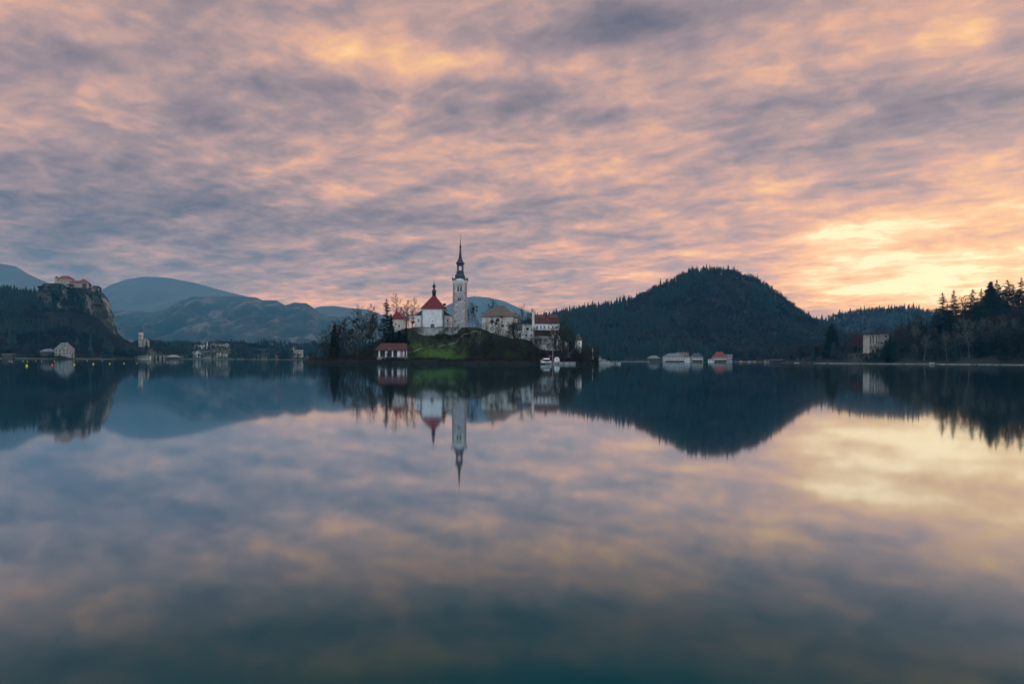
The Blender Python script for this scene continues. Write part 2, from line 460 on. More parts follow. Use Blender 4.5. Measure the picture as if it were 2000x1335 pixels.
SH = [(-1600, 700), (-600, 950), (0, 1010), (160, 1060), (240, 1250), (330, 1480), (620, 1560), (1050, 1500), (1190, 1330), (1400, 1270), (1470, 1180),
      (1530, 960), (1600, 800), (1700, 720), (1800, 680), (1900, 640), (2000, 600), (2300, 450), (2900, 250)]
SHs = np.array([(px - 1000) / F for px, _ in SH]); SHd = np.array([float(d) for _, d in SH])
def shore(s): return np.interp(s, SHs, SHd)
def ground_h(X, Y, S=None):
    S = np.where(Y > 20, X / np.maximum(Y, 20), np.sign(X) * 5) if S is None else S
    d = Y - shore(S) + 14 * fbm(X / 60, Y / 60, 3)
    return -7 + 8.0 * sstep(-25, 3, d) + np.clip(d, 0, 2500) * .008 + np.clip(d - 100, 0, 5000) * .006 + sstep(0, 200, d) * 2 * fbm(X / 90, Y / 90, 3) + sstep(12, 235, d) * 23 * (1 - sstep(-.16, -.08, S)) * sstep(-.62, -.54, S)
Xg = np.concatenate([np.linspace(-8900, -1300, 50), np.linspace(-1280, 1300, 300), np.linspace(1330, 3350, 40)])
Yg = np.concatenate([np.linspace(-370, 380, 30), np.linspace(390, 2100, 240), np.linspace(2150, 10300, 80)])
XX, YY = np.meshgrid(Xg, Yg)
Zg = ground_h(XX, YY); Zg = np.where(YY < 120, -7, Zg)
idx = np.arange(XX.size).reshape(XX.shape)
Q = np.stack([idx[:-1, :-1].ravel(), idx[:-1, 1:].ravel(), idx[1:, 1:].ravel(), idx[1:, :-1].ravel()], -1)
gm = bpy.data.meshes.new('ground'); gm.from_pydata(np.stack([XX, YY, Zg], -1).reshape(-1, 3).tolist(), [], Q.tolist())
gm.materials.append(MATS['plain_ground']); gm.polygons.foreach_set('use_smooth', [True] * len(gm.polygons))
tag(link('ground', gm), kind='structure')

# the wooded dome across the lake
CEN_D0, CEN_D1, CEN_D2 = 1290, 1720, 2250
cen = prof([(840, 706), (900, 680), (960, 652), (1020, 630), (1060, 616), (1100, 606), (1150, 597), (1200, 588), (1240, 578), (1270, 562), (1300, 548), (1330, 534), (1355, 526),
            (1400, 523), (1440, 529), (1480, 544), (1510, 564), (1540, 588), (1570, 609), (1600, 624), (1640, 644), (1700, 660), (1780, 690), (1800, 706)], CEN_D1, 15)
def central_h(X, Y, S=None):
    S = X / Y if S is None else S
    t = np.clip((Y - CEN_D0 + 40 * fbm(X / 150 + 3, Y / 150, 3)) / (CEN_D1 - CEN_D0), 0, 1)
    up = t ** .95; dn = 1 - sstep(CEN_D1, CEN_D2, Y) * .9
    h = cen(S)
    gul = 1 + .30 * fbm(X / 130 + 9, Y / 260, 4) * (t * (1 - t) * 4)
    return np.maximum(h, 0) * up * dn * gul - 2 * (1 - t) - 1.0
height_sheet('hill', -.125, .605, 190, CEN_D0 - 20, CEN_D2, 90, central_h, 'hill_soil')

# lower wooded ridge behind, to the right
BK_D0, BK_D1, BK_D2 = 1900, 2450, 2900
bk = prof([(1450, 700), (1520, 670), (1560, 640), (1600, 623), (1640, 612), (1680, 605), (1730, 600), (1780, 598), (1815, 606), (1860, 612), (1950, 620), (2100, 640), (2300, 690)], BK_D1, 14)
def back_h(X, Y, S=None):
    S = X / Y if S is None else S
    t = np.clip((Y - BK_D0) / (BK_D1 - BK_D0), 0, 1)
    return np.maximum(bk(S), 0) * t ** .9 * (1 - sstep(BK_D1, BK_D2, Y) * .9) * (1 + .2 * fbm(X / 150, Y / 150, 4) * t * (1 - t) * 4) - 3 * (1 - t)
height_sheet('hill', .34, .98, 120, BK_D0 - 40, BK_D2, 50, back_h, 'hill_soil')

# castle hill on the left
LF_D0, LF_D1, LF_D2 = 1075, 1440, 1900
lf = prof([(-600, 600), (-250, 560), (-60, 556), (0, 558), (30, 562), (60, 566), (95, 572), (105, 576), (150, 588), (190, 606), (205, 632), (220, 646), (245, 664), (275, 682), (300, 697), (335, 706)], LF_D1, 15)
def left_h(X, Y, S=None):
    S = X / Y if S is None else S
    D0 = LF_D0 + np.interp(S, [(-200 - 1000) / F, (150 - 1000) / F, (320 - 1000) / F], [0, 30, 230])
    t = np.clip((Y - D0 + 30 * fbm(X / 120 + 3, Y / 120, 3)) / (LF_D1 - D0), 0, 1)
    return np.maximum(lf(S), -2) * t ** .85 * (1 - sstep(LF_D1 + 40, LF_D2, Y) * .8) * (1 + .2 * fbm(X / 90, Y / 160, 4) * t * (1 - t) * 4) - 3 * (1 - t)
height_sheet('hill', -1.25, -.49, 160, LF_D0 - 60, LF_D2, 80, left_h, 'hill_soil')

# limestone crag that carries the castle
def crag():
    zs = np.linspace(0, 1, 80); th = np.linspace(0, 2 * math.pi, 240, endpoint=False)
    Lp = [(706, 88), (640, 96), (600, 94), (580, 94), (566, 99), (559, 106)]
    Rp = [(706, 214), (645, 208), (625, 203), (612, 202), (595, 200), (582, 195), (572, 187), (565, 180), (559, 170)]
    V = []; D = 1400
    for k in zs:
        py = 706 - (706 - 559) * k
        xl = np.interp(-py, [-p for p, _ in Lp], [x for _, x in Lp]); xr = np.interp(-py, [-p for p, _ in Rp], [x for _, x in Rp])
        cx = P((xl + xr) / 2, py, D); rx = (xr - xl) / 2 * D / F
        ry = 75 - 18 * k
        for a in th:
            ca, sa = math.cos(a), math.sin(a)
            e = .72
            x = rx * math.copysign(abs(ca) ** e, ca); y = ry * math.copysign(abs(sa) ** e, sa)
            ang = a * 9
            nn = 1 + .16 * float(fbm(np.array(ang * .55), np.array(cx.z / 22.0), 4)) + .16 * float(fbm(np.array(ang * 2.1 + 7), np.array(cx.z / 9.0), 4)) - .05 * (math.sin(cx.z / 5.5 + ang) > .4)
            if k > .97: nn = 1
            edge = 1 - .6 * abs(ca)       # keep the skyline edge, roughen the face
            f_ = 1 + (nn - 1) * (1.7 if edge > .6 else .55)
            V.append((cx.x + x * (1 + (f_ - 1) * .5), D + y * f_, cx.z))
    nT = len(th); Fc = []
    for j in range(len(zs) - 1):
        for i in range(nT):
            i2 = (i + 1) % nT
            Fc.append((j * nT + i, j * nT + i2, (j + 1) * nT + i2, (j + 1) * nT + i))
    Fc.append(tuple(range((len(zs) - 1) * nT, len(zs) * nT)))
    me = bpy.data.meshes.new('cliff'); me.from_pydata(V, [], Fc); me.materials.append(MATS['limestone'])
    return tag(link('cliff', me), kind='structure')
crag()

# mountains
def mountain(name, pts, D, D0, D2, mat, amp, sc, s0, s1, ns=260, ny=70):
    pr = prof(pts, D)
    def hf(X, Y, S):
        t = np.clip((Y - D0) / (D - D0), 0, 1)
        rg = np.abs(fbm(X / sc + 2.2, Y / (sc * 1.7) + 1.3, 5)) * 2
        env = t * (1 - t) * 4
        return np.maximum(pr(S) + amp * .06 * fbm(S * 60, Y * 0 + 3, 4), 0) * t ** 1.15 * (1 - sstep(D, D2, Y) * .7) + amp * (.35 - rg) * env - 8 * (1 - t)
    return height_sheet(name, s0, s1, ns, D0, D2, ny, hf, mat)
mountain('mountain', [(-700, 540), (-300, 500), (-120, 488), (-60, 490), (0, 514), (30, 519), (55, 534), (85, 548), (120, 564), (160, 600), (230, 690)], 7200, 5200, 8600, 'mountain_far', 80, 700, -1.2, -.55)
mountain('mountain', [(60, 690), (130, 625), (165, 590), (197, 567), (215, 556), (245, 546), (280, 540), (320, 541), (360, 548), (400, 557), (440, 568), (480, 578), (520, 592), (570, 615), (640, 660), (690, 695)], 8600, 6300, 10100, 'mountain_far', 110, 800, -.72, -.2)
mountain('mountain', [(120, 640), (205, 606), (260, 608), (300, 610), (330, 600), (350, 588), (370, 581), (410, 578), (455, 578), (500, 580), (512, 585), (540, 586), (557, 594), (575, 590), (598, 591), (612, 600), (627, 612), (660, 616), (690, 622), (740, 640), (820, 680), (860, 702)], 5600, 3300, 6300, 'mountain_mid', 150, 420, -.68, -.1, 340, 100)
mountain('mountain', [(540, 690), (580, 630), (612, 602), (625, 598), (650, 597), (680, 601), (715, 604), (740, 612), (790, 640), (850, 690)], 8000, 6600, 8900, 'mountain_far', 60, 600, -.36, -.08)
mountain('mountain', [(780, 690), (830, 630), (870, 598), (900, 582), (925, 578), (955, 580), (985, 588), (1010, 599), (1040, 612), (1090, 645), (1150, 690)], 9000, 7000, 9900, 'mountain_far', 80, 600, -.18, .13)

# right-hand shore: a bank rising to a wooded spur
RT = prof([(1440, 706), (1500, 703), (1560, 698), (1620, 692), (1690, 688), (1740, 682), (1790, 672), (1850, 655), (1910, 634), (1960, 622), (2010, 625), (2100, 610), (2400, 600), (2900, 640)], 760)
def right_h(X, Y, S=None):
    S = X / Y if S is None else S
    sh = shore(S) + 8 * fbm(X / 40, Y / 40, 3)
    t = (Y - sh) / np.interp(S, [.44, .49, .58, .63], [130, 50, 50, 130])
    rise = np.clip(t, 0, 1)
    wide = np.interp(S, [.33, .45, .6, .75, 1.2], [450, 300, 240, 300, 400])
    dn = 1 - sstep(wide, wide + 260, Y - sh)
    h = np.maximum(RT(S), 2.0)
    return -2.5 + 3.6 * sstep(-.04, .02, t) + (h - 1.0) * (rise ** .9) * dn * (1 + .15 * fbm(X / 50, Y / 50, 3)) - 2 * (1 - dn)
height_sheet('hill', .32, 1.3, 150, 230, 1500, 150, right_h, 'hill_soil')

# ------------------------------------------------------------------ the island
IS_S = np.array([(p - 1000) / F for p in (590, 597, 612, 640, 680, 740, 820, 900, 980, 1050, 1100, 1140, 1165, 1178, 1186)])
IS_F = np.array([470, 458, 432, 405, 382, 366, 360, 360, 364, 372, 380, 388, 398, 412, 425.])
IS_B = np.array([471, 470, 474, 480, 490, 505, 515, 515, 510, 500, 490, 476, 462, 448, 427.])
ISP = prof([(590, 708), (600, 705), (640, 702), (675, 697), (700, 689), (725, 672), (745, 661), (765, 652), (785, 644), (808, 640), (850, 640), (935, 641), (960, 650), (1000, 656), (1040, 662), (1075, 670), (1100, 680), (1140, 692), (1165, 698), (1190, 707)], 422)
WALL_S0, WALL_S1 = (800 - 1000) / F, (905 - 1000) / F
def island_h(X, Y, S=None):
    S = X / Y if S is None else S
    wob = 3.2 * fbm(X / 9, Y / 12, 4)
    fr = np.interp(S, IS_S, IS_F) + wob; bk_ = np.interp(S, IS_S, IS_B)
    top = ISP(S)
    t = np.clip((Y - fr - 6) / 44.0, 0, 1)
    t2 = np.clip((bk_ - 6 - Y) / 40.0, 0, 1)
    body = 2.0 + np.maximum(top - 2.0, 0.3) * (t * .75 + .25 * t * t) * sstep(0, 1, t2)
    # the ground stays low in front of the terrace wall and is level behind it
    cap = sstep(WALL_S0, WALL_S0 + .012, S) * (1 - sstep(WALL_S1 - .012, WALL_S1, S))
    body = np.where(Y < 411, body - cap * 4.6 * sstep(375, 409, Y), body)
    bank = np.minimum(np.clip((Y - fr) / 2.2, -1.5, 1), np.clip((bk_ - Y) / 2.2, -1.5, 1))
    inside = np.minimum(np.clip((S - IS_S[0]) / .006, -1, 1), np.clip((IS_S[-1] - S) / .006, -1, 1))
    k = np.minimum(bank, inside)
    return np.where(k >= 1, body, np.where(k > 0, 2.0 * k, 3 * k)) + .35 * fbm(X / 4, Y / 4, 3) * (k > .5)
height_sheet('island', -.316, .148, 420, 348, 520, 200, island_h, 'island_ground')
def gz(px, D, hf=island_h):
    s = ST(px, 700)[0]
    return float(hf(np.array([s * D]), np.array([float(D)]))[0])
def at(px, D, hf=island_h, sink=.25):
    s = ST(px, 700)[0]
    return Vector((s * D, D, gz(px, D, hf) - sink))

def strip_on(name, pts, width, mat, hf, up=.12, per=14, sub=3):
    """a path draped over a terrain; pts are (px, D)"""
    V = []; Fc = []; P_ = []
    for (a, b) in zip(pts[:-1], pts[1:]):
        for k in range(per): P_.append((a[0] + (b[0] - a[0]) * k / per, a[1] + (b[1] - a[1]) * k / per))
    P_.append(pts[-1]); W = [Vector((ST(p, 700)[0] * d, d, 0)) for p, d in P_]
    for i, c in enumerate(W):
        tdir = (W[min(i + 1, len(W) - 1)] - W[max(i - 1, 0)]).normalized(); nrm = Vector((-tdir.y, tdir.x, 0))
        hz = max(float(hf(np.array([c.x + nrm.x * width * e]), np.array([c.y + nrm.y * width * e]))[0]) for e in (-.5, 0, .5))
        for e in range(sub + 1):
            v = c + nrm * width * (e / sub - .5)
            V.append((v.x, v.y, hz + up))
        V.append((c.x + nrm.x * -width * .5, c.y + nrm.y * -width * .5, hz - 1.0)); V.append((c.x + nrm.x * width * .5, c.y + nrm.y * width * .5, hz - 1.0))
    m_ = sub + 3
    for i in range(len(W) - 1):
        for e in range(sub): Fc.append((i * m_ + e, i * m_ + e + 1, (i + 1) * m_ + e + 1, (i + 1) * m_ + e))
        Fc.append((i * m_ + sub + 1, i * m_, (i + 1) * m_, (i + 1) * m_ + sub + 1))
        Fc.append((i * m_ + sub, i * m_ + sub + 2, (i + 1) * m_ + sub + 2, (i + 1) * m_ + sub))
    me = bpy.data.meshes.new(name); me.from_pydata(V, [], Fc); me.materials.append(MATS[mat])
    return tag(link(name, me), kind='structure')
strip_on('path', [(796, 377), (835, 386), (872, 394), (905, 401), (938, 408)], 1.3, 'path_gravel', island_h)
strip_on('path', [(662, 398), (700, 386), (735, 376)], 2.0, 'path_gravel', island_h, .05)
#@@PART3
# ------------------------------------------------------------------ buildings
def win(parent, x, z, w_, h_, y=0.0, arch=False, pane='glass_dark', frame='frame_white', side=None, sx=0.0, fr=True, fw=.12, label=None):
    """window: dark pane set 3 cm proud with a frame round it; side=+1/-1 puts it on a side wall at x = sx, at depth x"""
    p = MB(); hw = w_ / 2
    if arch:
        pts = [(-hw, 0), (hw, 0), (hw, h_ - hw)] + [(hw * math.cos(a), h_ - hw + hw * math.sin(a)) for a in [math.pi * k / 8 for k in range(1, 8)]] + [(-hw, h_ - hw)]
    else: pts = [(-hw, 0), (hw, 0), (hw, h_), (-hw, h_)]
    p.plate(pts, -.03, .05)
    o = p.build('window', pane, parent)
    if fr:
        q_ = MB()
        q_.box(-hw - fw, -hw, -.09, .04, -fw, h_ + (0 if arch else fw)); q_.box(hw, hw + fw, -.09, .04, -fw, h_ + (0 if arch else fw))
        q_.box(-hw, hw, -.09, .04, -fw, 0)
        if not arch: q_.box(-hw, hw, -.09, .04, h_, h_ + fw)
        q_.box(-.04, .04, -.06, .03, 0, h_ - .01)
        q_.build('frame', frame, o)
    if side is None: o.location = (x, y, z)
    else:
        o.location = (sx, x, z); o.rotation_euler = (0, 0, math.pi / 2 * side)
    if label: o['label'] = label
    return o

def root_at(name, label, cat, pxc, base, D, rz=0.0, group=None):
    r_ = empty(name, P(pxc, base, D), rz)
    return tag(r_, label, cat, group)

# --- bell tower
m_ = 420 / F
T = root_at('bell_tower', 'tall pale stone bell tower with dark slender spire on the island', 'tower', 897.2, 642, 420)
hw = 4.15
sh = MB(); sh.prism([(-hw - .25, -hw - .25 + hw), (hw + .25, -.25), (hw + .25, 2 * hw + .25), (-hw - .25, 2 * hw + .25)], -4, 28.6, top=[(-hw + .1, .1), (hw - .1, .1), (hw - .1, 2 * hw - .1), (-hw + .1, 2 * hw - .1)])
sh.build('shaft', 'stone_tower', T)
q_ = MB()
for sx in (-1, 1):                      # brick-coloured corner stones
    for k in range(15):
        z0 = k * 1.85; sl_ = .35 * (1 - z0 / 28.6)
        wd = 1.05 if k % 2 else .7
        x0 = sx * (hw - .1 + sl_ - wd); x1 = sx * (hw - .02 + sl_)
        q_.box(min(x0, x1), max(x0, x1), -.12 - sl_ + .0, .5, z0, z0 + 1.8)
        q_.box(min(sx * (hw - .4), sx * (hw + .02 + sl_)), max(sx * (hw - .4), sx * (hw + .02 + sl_)), .52, 1.6, z0, z0 + 1.8)
    q_.build('corner_stones', 'brick_edge', T); q_ = MB()
c = MB(); cz = 28.6; cc = hw
c.lathe([(hw + .05, cz), (hw + .2, cz + .5), (hw + .45, cz + .8), (hw + .55, cz + 1.15)], c=(0, hw), square=True)
c.plate([(-2.6, cz + 1.15)] + [(2.6 * math.cos(a), cz + 1.15 + 1.15 * math.sin(a)) for a in [math.pi * (1 - k / 10) for k in range(1, 10)]] + [(2.6, cz + 1.15)][::1], -.62, -.1)
c.build('cornice', 'plaster_white', T)
b = MB(); b.plate([(-3.0, 22.4), (3.0, 22.4), (3.2, 28.5), (-3.2, 28.5)], -.14, .3); b.build('belfry_surround', 'plaster_old', T)
b = MB(); b.box(-2.1, 2.1, -.5, -.14, 26.7, 27.0); b.build('string_course', 'quoin_dark', T)
for x in (-.85, .85): win(T, x, 22.9, 1.15, 3.2, y=-.14, arch=True, fr=False)
b = MB(); b.lathe([(1.05, 0), (1.05, .12)], n=20); bo = b.build('clock_opening', 'glass_dark', T); bo.rotation_euler = (math.pi / 2, 0, 0); bo.location = (0, -.02, 18.2)
b = MB(); b.lathe([(.35, 0), (.35, .1)], n=12); b2 = b.build('bell', 'plaster_old', bo); b2.location = (0, 0, .1)
win(T, -2.9, 4.0, .7, 1.4, y=-.2, arch=True, fr=False); win(T, .2, 13.4, .5, .9, y=-.02, fr=False)
win(T, 4, 4.5, .8, 2, side=1, sx=hw + .2, arch=True, fr=False)
rf = MB(); z0 = cz + 1.16
rf.lathe([(hw + .62, z0), (hw + .60, z0 + .3), (hw - .2, z0 + .9), (3.0, z0 + 1.7), (2.95, z0 + 2.3), (3.1, z0 + 2.6), (3.05, z0 + 3.0), (2.7, z0 + 3.8), (2.25, z0 + 4.5), (2.1, z0 + 5.2)], c=(0, hw), square=True)
RF = rf.build('roof', 'roof_dark', T)
ln = MB(); zl = z0 + 5.2
ln.lathe([(2.3, zl), (2.35, zl + .35), (2.1, zl + .5)], c=(0, hw), square=True)
for sx in (-1, 1):
    for sy in (-1, 1): ln.box(sx * 1.45 - .45, sx * 1.45 + .45, hw + sy * 1.45 - .45, hw + sy * 1.45 + .45, zl + .5, zl + 5.3)
ln.box(-1.0, 1.0, hw - 1.75, hw - 1.5, zl + .5, zl + 1.3); ln.box(-1.0, 1.0, hw + 1.5, hw + 1.75, zl + .5, zl + 1.3)
ln.lathe([(1.9, zl + 4.4), (2.0, zl + 5.3), (2.5, zl + 5.6), (2.55, zl + 6.0), (2.0, zl + 6.5), (1.75, zl + 7.2), (1.2, zl + 8.2), (.95, zl + 9.0)], c=(0, hw), square=True)
ln.build('lantern', 'roof_dark', RF)
sp = MB(); zs = zl + 9.0
sp.lathe([(1.0, zs), (.85, zs + 1.8), (.55, zs + 5.4), (.45, zs + 6.6), (.75, zs + 7.0), (.75, zs + 7.4), (.4, zs + 8.0), (.22, zs + 9.4), (.12, zs + 10.6)], n=8, c=(0, hw))
sp.build('spire', 'roof_dark', RF)
fc = MB(); zf = zs + 10.6
fc.lathe([(.05, zf), (.45, zf + .35), (.5, zf + .6), (.35, zf + .95), (.05, zf + 1.1)], n=10, c=(0, hw)); fc.tube((0, hw, zf + 1), (0, hw, zf + 5.0), .11)
fc.box(-.75, .75, hw - .08, hw + .08, zf + 3.6, zf + 3.82); fc.box(-.4, .4, hw - .07, hw + .07, zf + 2.7, zf + 2.88)
fc.build('cross', 'gold', RF)
for sx in (-1, 1):
    u = MB(); u.lathe([(.3, 0), (.22, .3), (.4, .8), (.42, 1.1), (.2, 1.5), (.1, 1.9), (.04, 2.4)], n=8); uo = u.build('urn', 'metal_dark', T, (sx * (hw + .25), .2, z0 + .3))
    u2 = uo.copy(); COL.objects.link(u2); u2.location = (sx * (hw + .25), 2 * hw - .2, z0 + .3)

# --- church with steep red hipped roof
Cc = root_at('church', 'white church with steep red hipped roof and dark onion turret', 'church', 844.5, 641, 424)
k = 424 / F; W = 6.75
b = MB(); b.box(-W, W, 0, 26, -3, 12.0); b.box(-W - .12, W + .12, -.12, 26.1, -3, .5); b.build('nave_wall', 'plaster_white', Cc)
b = MB(); b.box(-W - .3, W + .3, -.3, 26.3, 11.55, 11.95); b.build('cornice', 'plaster_white', Cc)
b = MB(); b.hip(-W - .65, W + .65, -.6, 26.6, 12.25, 21.6, 0, 0, 7.0, 20.0); RR = b.build('roof', 'roof_red', Cc)
b = MB(); b.tube((-W - .7, -.65, 12.2), (W + .7, -.65, 12.2), .13); b.tube((0, 7.0, 21.65), (0, 20, 21.65), .16); b.tube((-W - .6, -.6, 12.3), (0, 7, 21.65), .1); b.tube((W + .6, -.6, 12.3), (0, 7, 21.65), .1); b.build('ridge_trim', 'roof_dark', RR)
t_ = MB(); tz = 19.9
t_.lathe([(1.15, tz), (1.15, tz + 3.3), (1.5, tz + 3.5), (1.55, tz + 3.75), (1.2, tz + 4.3), (.95, tz + 5.0), (.5, tz + 5.5), (.5, tz + 5.8), (1.0, tz + 6.5), (1.1, tz + 7.0), (.85, tz + 7.7), (.4, tz + 8.4), (.2, tz + 9.2), (.08, tz + 10.2)], n=12, c=(0, 7.6))
TT = t_.build('turret', 'roof_dark', RR)
t_ = MB(); t_.tube((0, 7.6, tz + 10), (0, 7.6, tz + 12.6), .08); t_.box(-.5, .5, 7.55, 7.65, tz + 11.6, tz + 11.75); t_.lathe([(.02, tz + 10.2), (.25, tz + 10.45), (.02, tz + 10.7)], n=8, c=(0, 7.6)); t_.build('cross', 'gold', RR)
b = MB()
for sx in (-1, 1):
    for kq in range(16):
        wd = .95 if kq % 2 else .55; z_ = kq * .74
        x0, x1 = sx * (W - wd + .02), sx * (W + .05)
        b.box(min(x0, x1), max(x0, x1), -.06, .55 + (.3 if kq % 2 else 0), z_ + .05, z_ + .6)
    b.build('corner_stones', 'quoin_dark', Cc); b = MB()
dr = MB(); dr.plate([(-1.0, -.3), (1.0, -.3), (1.0, 1.7)] + [(math.cos(a), 1.7 + math.sin(a)) for a in [math.pi * i / 8 for i in range(1, 8)]] + [(-1.0, 1.7)], -.08, .1); DD = dr.build('door', 'glass_dark', Cc)
dr = MB()
for i in range(9):
    a0, a1 = math.pi * i / 9, math.pi * (i + 1) / 9
    dr.plate([(1.0 * math.cos(a0), 1.7 + math.sin(a0)), (1.25 * math.cos(a0), 1.7 + 1.25 * math.sin(a0)), (1.25 * math.cos(a1), 1.7 + 1.25 * math.sin(a1)), (math.cos(a1), 1.7 + math.sin(a1))], -.14, .05)
dr.box(-1.25, -1.0, -.14, .05, -.3, 1.7); dr.box(1.0, 1.25, -.14, .05, -.3, 1.7); dr.build('door_surround', 'quoin_dark', DD)
win(Cc, 0, 4.0, .8, .8, fr=False)
for x, z_, w_ in ((0, 8.7, 1.8), (-3.3, 1.9, 1.4), (3.3, 1.9, 1.4)):
    nb = MB(); pts = [(w_ / 2 * math.cos(a), .45 * w_ * math.sin(a)) for a in [math.pi * i / 10 for i in range(11)]]
    for i in range(10): nb.plate([pts[i], (pts[i][0] * 1.22, pts[i][1] * 1.22), (pts[i + 1][0] * 1.22, pts[i + 1][1] * 1.22), pts[i + 1]], -.12, .05)
    nb.box(-w_ / 2 * 1.22, w_ / 2 * 1.22, -.16, .05, -.2, 0) if z_ > 5 else None
    no = nb.build('niche', 'plaster_old', Cc); no.location = (x, 0, z_)
for sx in (-1, 1):                      # side chapels with dark lean-to roofs
    b = MB(); x0, x1 = (sx * W, sx * (W + 3.9)); xa, xb = min(x0, x1), max(x0, x1)
    b.box(xa + (.0 if sx < 0 else .13), xb - (.13 if sx < 0 else 0), 2.0, 16, -3, 8.2)
    wg = b.build('side_chapel', 'plaster_white', Cc)
    b = MB(); b.plate([(sx * (W + .13), 11.4), (sx * (W + 4.4), 8.25), (sx * (W + 4.4), 8.0), (sx * (W + .13), 8.2)][::(-1 if sx > 0 else 1)], 1.6, 16.4); b.build('roof', 'roof_dark', wg)
    wn_ = win(Cc, sx * (W + 2.3), 4.0, .75, 2.0, y=2.0, arch=True); wn_.parent = wg
    b = MB(); b.tube((sx * (W + .35), .1, -.2), (sx * (W + .35), .1, 11.6), .1); b.build('downpipe', 'metal_dark', Cc)

# --- terrace wall
b = root_at('terrace_wall', 'tall weathered grey stone terrace wall in front of the white church', 'wall', 846, 656, 410)
q_ = MB(); wv = 12.4
q_.prism([(-wv, 0), (wv + 9, 0), (wv + 9, 1.2), (-wv, 1.2)], -2.5, 4.9, top=[(-wv + .2, .5), (wv + 9, .5), (wv + 9, 1.2), (-wv + .2, 1.2)]); q_.box(-wv, -wv + 1.0, 1.22, 16, -3, 4.9)
q_.build('wall', 'stone_wall', b)
q_ = MB(); q_.box(-wv - .1, wv + 9.1, .32, 1.35, 4.9, 5.15); q_.box(-wv - .1, -wv + 1.1, 1.36, 16, 4.9, 5.15); q_.build('coping', 'concrete', b)

# --- small chapel, left
CH = root_at('small_chapel', 'small cream house with pointed red roof between conifers left of the church', 'chapel', 776.5, 642, 418)
b = MB(); r0 = [(-3.3, .9), (-2.2, 0), (2.2, 0), (3.3, .9), (3.3, 5.6), (-3.3, 5.6)]; b.prism(r0, -3, 6.1); b.build('wall', 'plaster_cream', CH)
b = MB(); b.hip(-4.0, 4.0, -.7, 6.4, 6.3, 11.4, -1.2, -.9, mi=0); b.lathe([(.25, 11.3), (.3, 11.7), (.12, 12.0), (.2, 12.3), (.03, 12.8)], n=8, c=(-1.05, 2.85), mi=0); b.build('roof', 'roof_red', CH)
win(CH, .9, .8, .8, 1.8, arch=True); win(CH, -1.2, 2.2, .7, 1.3)

# --- boathouse, low with red roof
B = root_at('boathouse', 'low boathouse with dark red roof and white pillars at the foot of the slope', 'boathouse', 766, 698.5, 370)
m_ = 370 / F; hwid = 28 * m_
b = MB(); b.box(-hwid, hwid, .9, 6.5, -1.5, 4.0); b.build('back_wall', 'timber', B)
b = MB(); b.box(-hwid - .3, hwid + .4, -.6, 6.8, -2.0, .45); b.build('plinth', 'concrete', B)
for x0, x1 in ((-27, -24), (-14, -9.5), (-1, 1.8), (9.5, 15.5), (20.5, 24), (27, 28.5)):
    b = MB(); b.box(x0 * m_, x1 * m_, 0, .6, .45, 4.0); b.build('pillar', 'plaster_white', B)
for x0, x1 in ((-23.6, -14.3), (-9.1, -1.3), (2.1, 9.2)):
    b = MB(); b.box(x0 * m_, x1 * m_, .3, .5, .45, 1.6)
    for i in range(5): xx = (x0 + (x1 - x0) * (i + .5) / 5) * m_; b.box(xx - .06, xx + .06, .28, .36, 1.6, 3.9)
    b.build('railing', 'timber', B)
b = MB(); b.box(15.8 * m_, 20.2 * m_, .2, .4, .45, 3.7); b.build('door', 'brick_edge', B)
b = MB(); x0, x1 = -33 * m_, 29.5 * m_
b.add([(x0, -.9, 3.9), (x1, -.9, 3.9), (x1, 7.3, 3.9), (x0, 7.3, 3.9), (x0, -.9, 4.15), (x1, -.9, 4.15), (x1, 7.3, 4.15), (x0, 7.3, 4.15), (x0 + 2.4, 3.2, 7.9), (x1 - .7, 3.2, 7.9)],
      [(0, 3, 2, 1), (0, 1, 5, 4), (1, 2, 6, 5), (2, 3, 7, 6), (3, 0, 4, 7), (4, 5, 9, 8), (5, 6, 9), (6, 7, 8, 9), (7, 4, 8)])
b.build('roof', 'roof_tile', B)
b = MB(); b.tube((x0 + 2.4, 3.2, 7.92), (x1 - .7, 3.2, 7.92), .12); b.build('ridge_tiles', 'roof_bright', B)

# --- provost's house: big, hipped brown roof
PH = root_at('large_house', 'large weathered cream house with brown hipped roof right of the bell tower', 'house', 972, 658, 412, R(-9))
m_ = 412 / F; a_ = 9.75
b = MB(); b.box(-a_, a_, 0, 15, -5, 12.3); b.build('wall', 'plaster_old', PH)
b = MB(); b.hip(-a_ - 1.0, a_ + 1.0, -.9, 15.9, 12.5, 19.1, -3.1, 3.1); b.build('roof', 'roof_brown', PH)
b = MB(); b.tube((-3.1, 7.5, 19.15), (3.1, 7.5, 19.15), .16); b.build('ridge_tiles', 'roof_dark', PH)
for x, z_, w_, h_ in ((-5.2, 7.8, .9, 1.2), (-2.2, 8.4, .9, 1.4), (2.6, 8.6, 1.1, 1.3), (2.6, 6.2, 1.2, 1.5), (5.6, 6.3, 1.0, 1.3), (-4.2, 5.0, 1.0, .5), (-7.4, 8.0, .8, 1.2), (-7.2, 4.4, .8, 1.0), (6.8, 2.4, .9, 1.2), (-1.4, 2.2, .9, 1.1)):
    win(PH, x, z_, w_, h_)
b = MB(); b.box(1.4, 4.2, -.5, -.02, 7.95, 8.1); b.build('shelf', 'quoin_dark', PH)
b = MB(); b.box(2.2, 4.0, -.06, .02, 10.9, 11.3); b.build('sign_board', 'paint_red', PH)
for y_ in (3, 7.5, 12): win(PH, y_, 7.5, .9, 1.3, side=1, sx=a_)

